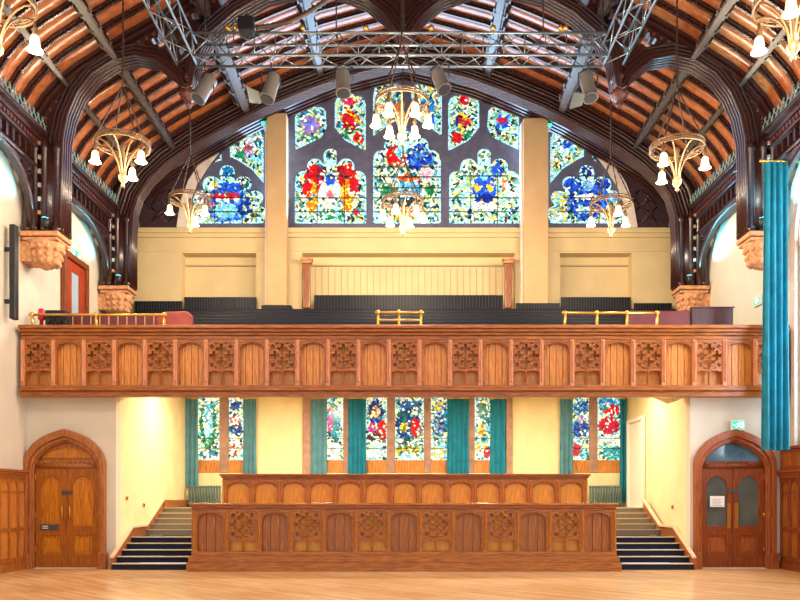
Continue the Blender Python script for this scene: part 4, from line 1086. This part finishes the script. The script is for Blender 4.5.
# line array speaker on left wall
Ys=18.95; xs_=-WX+.22
t=thing('column_speaker',(xs_,Ys,6.3),'slim black column loudspeaker mounted on the left cream wall','loudspeaker')
obj('body',B(xs_-.07,xs_+.08,Ys-.1,Ys+.1,6.3,8.65),'black',t,bevel=.02)
m=MB()
for i in range(22): m.box(xs_-.06,xs_+.07,Ys-.106,Ys-.101,6.38+i*.1,6.42+i*.1)
obj('grille',m,'darkgrey',t)
obj('bracket',MB().box(-WX,xs_-.07,Ys-.03,Ys+.03,6.7,6.8).box(-WX,xs_-.07,Ys-.03,Ys+.03,8.0,8.1),'darkgrey',t)
# ------------------------------------------------------------------ chandeliers
def chandelier(cx,cy,zring,angs,lab,ztop=None,scale=1.0):
    t=thing('chandelier',(cx,cy,zring-1.0),lab,'chandelier','gilded ring chandeliers'); R=.6*scale
    rg=MB()
    for rr,zz,q in ((R,zring,.022),(R,zring+.1,.018),(R*.98,zring+.05,.012)): rg.tube([(cx+rr*cos(2*pi*i/28),cy+rr*sin(2*pi*i/28),zz) for i in range(28)],q,6,True)
    for i in range(28):
        a=2*pi*i/28; rg.tube([(cx+R*cos(a),cy+R*sin(a),zring),(cx+R*cos(a+.12),cy+R*sin(a+.12),zring+.12)],.012,4)
    obj('ring',rg,'gold',t)
    obj('stem',MB().lathe(cx,cy,[(.01,zring-.98),(.05,zring-.92),(.03,zring-.86),(.1,zring-.78),(.11,zring-.7),(.05,zring-.62),(.04,zring-.1),(.07,zring+.0),(.03,zring+.08)],8),'gold',t)
    top=ztop or roofz(cx)-.25
    apex=zring+1.35
    for k in range(4):
        a=pi/4+k*pi/2; P=[Vector((cx+R*cos(a),cy+R*sin(a),zring+.1)),Vector((cx+.03*cos(a),cy+.03*sin(a),apex))]
        pts=[P[0].lerp(P[1],i/14) for i in range(15)]
        obj('hanger_chain',MB().tube(pts,[.012+.012*(i%2) for i in range(15)],5),'bronze',t)
    n_=40; obj('main_chain',MB().tube([(cx,cy,apex+(top-apex)*i/n_) for i in range(n_+1)],[.014+.014*(i%2) for i in range(n_+1)],5),'bronze',t)
    for k in range(8):
        a=angs[0]+k*pi/4
        pts=[]
        for i in range(7):
            u=i/6; rr=R*(.08+.92*u**1.7); zz=zring-.68+.68*sin(u*pi/2)
            pts.append((cx+rr*cos(a),cy+rr*sin(a),zz))
        obj('arm',MB().tube(pts,.019,5),'gold',t)
    for a in angs:
        bx_,by_=cx+R*cos(a),cy+R*sin(a)
        L=obj('lamp',MB().lathe(bx_,by_,[(.02,zring-.02),(.03,zring-.12),(.06,zring-.16),(.03,zring-.22),(.05,zring-.25)],8),'gold',t)
        s_=MB().lathe(bx_,by_,[(.04,zring-.25),(.07,zring-.28),(.08,zring-.36),(.09,zring-.44),(.125,zring-.5),(.135,zring-.51),(.12,zring-.495),(.08,zring-.43),(.07,zring-.36),(.03,zring-.27)],12)
        obj('lamp_shade',s_,'shade',L)
        obj('bulb',MB().lathe(bx_,by_,[(.01,zring-.46),(.035,zring-.43),(.04,zring-.38),(.02,zring-.3)],8),'bulb',L)
        ld=bpy.data.lights.new('chandelier_light','POINT'); ld.energy=LAMP; ld.color=(1,.8,.56); ld.shadow_soft_size=.12
        lo=bpy.data.objects.new('chandelier_light',ld); col.objects.link(lo); lo.parent=L; lo.location=Vector((bx_,by_,zring-.68))-worldloc(L)
LAMP=118
d2=lambda *a:[x*pi/180 for x in a]
chandelier(px(123,17.5),17.5,pz(146,17.5),d2(90,210,330),'gilded three lamp chandelier hanging at left in front of gallery')
chandelier(px(677,17.5),17.5,pz(150,17.5),d2(105,222,340),'gilded three lamp chandelier hanging at right in front of gallery')
chandelier(px(190,22.5),22.5,pz(201,22.5),d2(92,215,330),'smaller looking gilded chandelier over the gallery at left')
chandelier(px(611,22.5),22.5,pz(205,22.5),d2(150,275,30),'smaller looking gilded chandelier over the gallery at right')
chandelier(-6.7,12.5,9.95,d2(45,165,285),'gilded chandelier cut by the top left corner of the view')
chandelier(6.4,12.5,9.97,d2(0,123,240),'gilded chandelier cut by the top right corner of the view')
chandelier(px(402,17.5),17.5,pz(104,17.5),d2(0,60,120,180,240,300),'larger six lamp chandelier hanging centrally before the great window',ztop=16.3)
chandelier(px(403,22.5),22.5,pz(203,22.5),d2(10,70,130,190,250,310),'six lamp chandelier low over gallery centre, below the larger one',ztop=16.3)
# ------------------------------------------------------------------ lighting truss
YT=18.9
t=thing('lighting_truss',(0,YT,10.9),'aluminium lattice lighting truss slung across hall under the roof','lighting truss')
tz0=pz(55,YT); tz1=tz0+.55
def seg(p0,p1,w,name):
    p0=Vector(p0); p1=Vector(p1); d=(p1-p0).normalized(); sx=Vector((0,0,1)).cross(d).normalized()*w; up=Vector((0,0,.55))
    cs=[Vector((0,0,0)),sx,up,sx+up]
    s_=obj('truss_section',MB().tube([p0+cs[0],p1+cs[0]],.032,8).tube([p0+cs[1],p1+cs[1]],.032,8).tube([p0+cs[2],p1+cs[2]],.032,8).tube([p0+cs[3],p1+cs[3]],.032,8),'alu',t)
    L=(p1-p0).length; n_=max(2,int(L/.5)); m=MB()
    for i in range(n_):
        a=p0+d*(L*i/n_); b=p0+d*(L*(i+1)/n_)
        for u,v in ((0,2),(1,3),(0,1),(2,3)):
            if i%2: u,v=v,u
            m.tube([a+cs[u],b+cs[v]],.014,5)
        m.tube([a+cs[0],a+cs[2]],.014,5)
    obj('lattice_bracing',m,'alu',s_)
xl,xr=px(192,YT),px(608,YT)
seg((xl,YT,tz0),(xr,YT,tz0),.5,'a')
seg((xl-.5,YT+.4,tz0),(xl-.5,12.5,tz0),.5,'b')
seg((xr+.5,12.5,tz0),(xr+.5,YT+.4,tz0),.5,'c')
m=MB()
for xx in (xl,xr): 
    for (a,b_) in ((xx-.35,xx+.35),): pass
for xx in (-5.0,0,3.5,5.0,-1.7): obj('suspension_rod',MB().tube([(xx,YT+.2,tz1),(xx,YT+.2,roofz(xx)-.2)],.018,5),'darkgrey',t)
for x_ in (228,236,303,366,431,493,560,565): obj('clamp',MB().lathe(px(x_,YT),YT-.05,[(.02,tz1+.02),(.07,tz1+.06),(.07,tz1+.12),(.02,tz1+.17)],8),'brass',t)
# front conduit + motor + festoon cable
t=thing('hoist_motor',(px(248,YT),YT-.25,tz1),'black chain hoist box sitting on the left of truss','hoist')
obj('case',B(px(241,YT),px(256,YT),YT-.4,YT-.1,pz(40,YT),pz(25,YT)),'black',t,bevel=.03); obj('hook',MB().tube([(px(248,YT),YT-.25,pz(25,YT)),(px(248,YT),YT-.25,pz(20,YT))],.02,6),'darkgrey',t)
t=thing('festoon_cable',(px(290,YT),YT-.2,pz(30,YT)),'thick ribbed cable sagging from roof to the hoist box','cable')
P0=[(257,33),(272,31),(290,27),(305,20),(318,12),(330,3),(336,-6)]; pts=[]
for (a,b_),(c_,d_) in zip(P0,P0[1:]):
    for i in range(6): pts.append((px(a+(c_-a)*i/6,YT),YT-.2,pz(b_+(d_-b_)*i/6,YT)))
obj('conduit',MB().tube(pts,[.05+.02*(i%2) for i in range(len(pts))],6),'bronze',t)
# spotlights
def spot(x,y,tilt,lab,ln=.62,yaw=0,flap=True):
    D=19.15; cx,cz=px(x,D),pz(y,D); t=thing('spotlight',(cx,D,cz),lab,'spotlight','stage spotlights under the truss')
    ax=Vector((sin(tilt)*cos(yaw),-.25,-cos(tilt))).normalized(); c=Vector((cx,D,cz))
    a=c-ax*ln*.5; b=c+ax*ln*.5
    m=MB().tube([a,a+ax*.05,a+ax*.12,c,b-ax*.02,b],[.1,.17,.18,.17,.19,.2],12); o=obj('lamp_body',m,'grey',t); 
    obj('lens',MB().tube([b+ax*.002,b+ax*.02],.16,12),'paper' if 0 else 'darkgrey',t)
    sd_=Vector((0,1,0)).cross(ax).normalized()*.24
    y_=MB().tube([c-sd_,c-sd_+Vector((0,0,.35)),c+Vector((0,0,.45)),c+sd_+Vector((0,0,.35)),c+sd_],.018,6).tube([c+Vector((0,0,.45)),(cx,D,tz0-.04)],.02,6)
    obj('yoke',y_,'darkgrey',t)
    if flap:
        q=ax.cross(sd_).normalized()
        fm=MB(); n0=len(fm.v); e=sd_.normalized()
        for u,v in ((-.2,.0),(.2,.0),(.28,.3),(-.28,.3)): fm.v.append(tuple(b+e*v*(1)+q*u+e*.18)); 
        for u,v in ((-.2,.0),(.2,.0),(.28,.3),(-.28,.3)): fm.v.append(tuple(b+e*v+q*u+e*.18+ax*.012))
        fm.f+=[(0,1,2,3),(7,6,5,4),(0,4,5,1),(1,5,6,2),(2,6,7,3),(3,7,4,0)]
        obj('barn_door',fm,'alu',t)
spot(205,88,-.45,'grey spotlight at far left end of the truss, tilted left',.75,0,False)
spot(271,87,-.25,'grey spotlight with metal flap, second from left under truss',.75)
spot(343,82,.05,'grey upright spotlight hanging left of the great window centre',.68,0,False)
spot(440,80,.35,'grey spotlight tilted right, hanging over the window centre',.62,0,False)
spot(588,86,.12,'grey spotlight with metal flap at right end of truss',.75)
# tiny green beacon lights at window posts
for x_,y_,lab in ((263,123,'tiny green signal lamp beside the top of left buff post'),(550,125,'tiny green signal lamp beside the top of right buff post')):
    D=26.3; t=thing('signal_lamp',(px(x_,D),D,pz(y_,D)),lab,'lamp'); obj('lens',MB().lathe(px(x_,D),D,[(.01,pz(y_,D)-.06),(.06,pz(y_,D)-.03),(.06,pz(y_,D)+.03),(.01,pz(y_,D)+.06)],8),plain('green lamp %d'%x_,(40,240,190),.3,emit=3),t); obj('back_plate',B(px(x_,D)-.05,px(x_,D)+.05,D+.05,DG-.1,pz(y_,D)-.03,pz(y_,D)+.03),'black',t)
# ------------------------------------------------------------------ lamps under the gallery
for i,(x_,e) in enumerate(((-6.2,140),(-2.6,290),(2.6,290),(6.2,120))):
    t=thing('ceiling_lamp',(x_,22.9,5.5),['round warm ceiling lamp above left stairs','round warm ceiling lamp left of centre under gallery','round warm ceiling lamp right of centre under gallery','round warm ceiling lamp above right stairs'][i],'lamp')
    obj('diffuser',MB().lathe(x_,22.9,[(.18,5.4),(.2,5.44),(.2,5.495)],16),'lampdisc',t)
    ld=bpy.data.lights.new('ceiling_lamp_light','AREA'); ld.shape='DISK'; ld.size=.6; ld.energy=e; ld.color=(1,.88,.64)
    lo=bpy.data.objects.new('ceiling_lamp_light',ld); col.objects.link(lo); lo.parent=t; lo.location=(0,0,-.13)
# daylight entering through the great window and the side window
def daylight(loc,rot,sx,sy,e,c,parent):
    ld=bpy.data.lights.new('daylight','AREA'); ld.shape='RECTANGLE'; ld.size=sx; ld.size_y=sy; ld.energy=e; ld.color=c
    lo=bpy.data.objects.new('daylight',ld); col.objects.link(lo); lo.location=loc; lo.rotation_euler=rot
daylight((0,26.8,13.4),(-pi/2-.1,0,0),11,3.4,900,(.42,.68,1),None)
daylight((WX+.22,17.375,6.5),(0,pi/2,0),6,3.2,350,(.75,.88,1),None)
# ------------------------------------------------------------------ camera, world
cam=bpy.data.cameras.new('camera'); co=bpy.data.objects.new('camera',cam); col.objects.link(co)
co.location=(0,0,EYE); co.rotation_euler=(pi/2,0,0); cam.sensor_width=36; cam.lens=F/800*36
cam.shift_x=-(VX-400)/800; cam.shift_y=(VY-300)/800; cam.clip_start=.05
sc.camera=co
w=bpy.data.worlds.new('world'); sc.world=w; w.use_nodes=True
bg=w.node_tree.nodes['Background']; bg.inputs[0].default_value=(.93,.96,1,1); bg.inputs[1].default_value=1.0
sc.view_settings.view_transform='Standard'; sc.view_settings.look='None'; sc.view_settings.gamma=1; sc.view_settings.use_curve_mapping=False
sc.view_settings.exposure=.34
sc.cycles.max_bounces=6; sc.cycles.diffuse_bounces=4
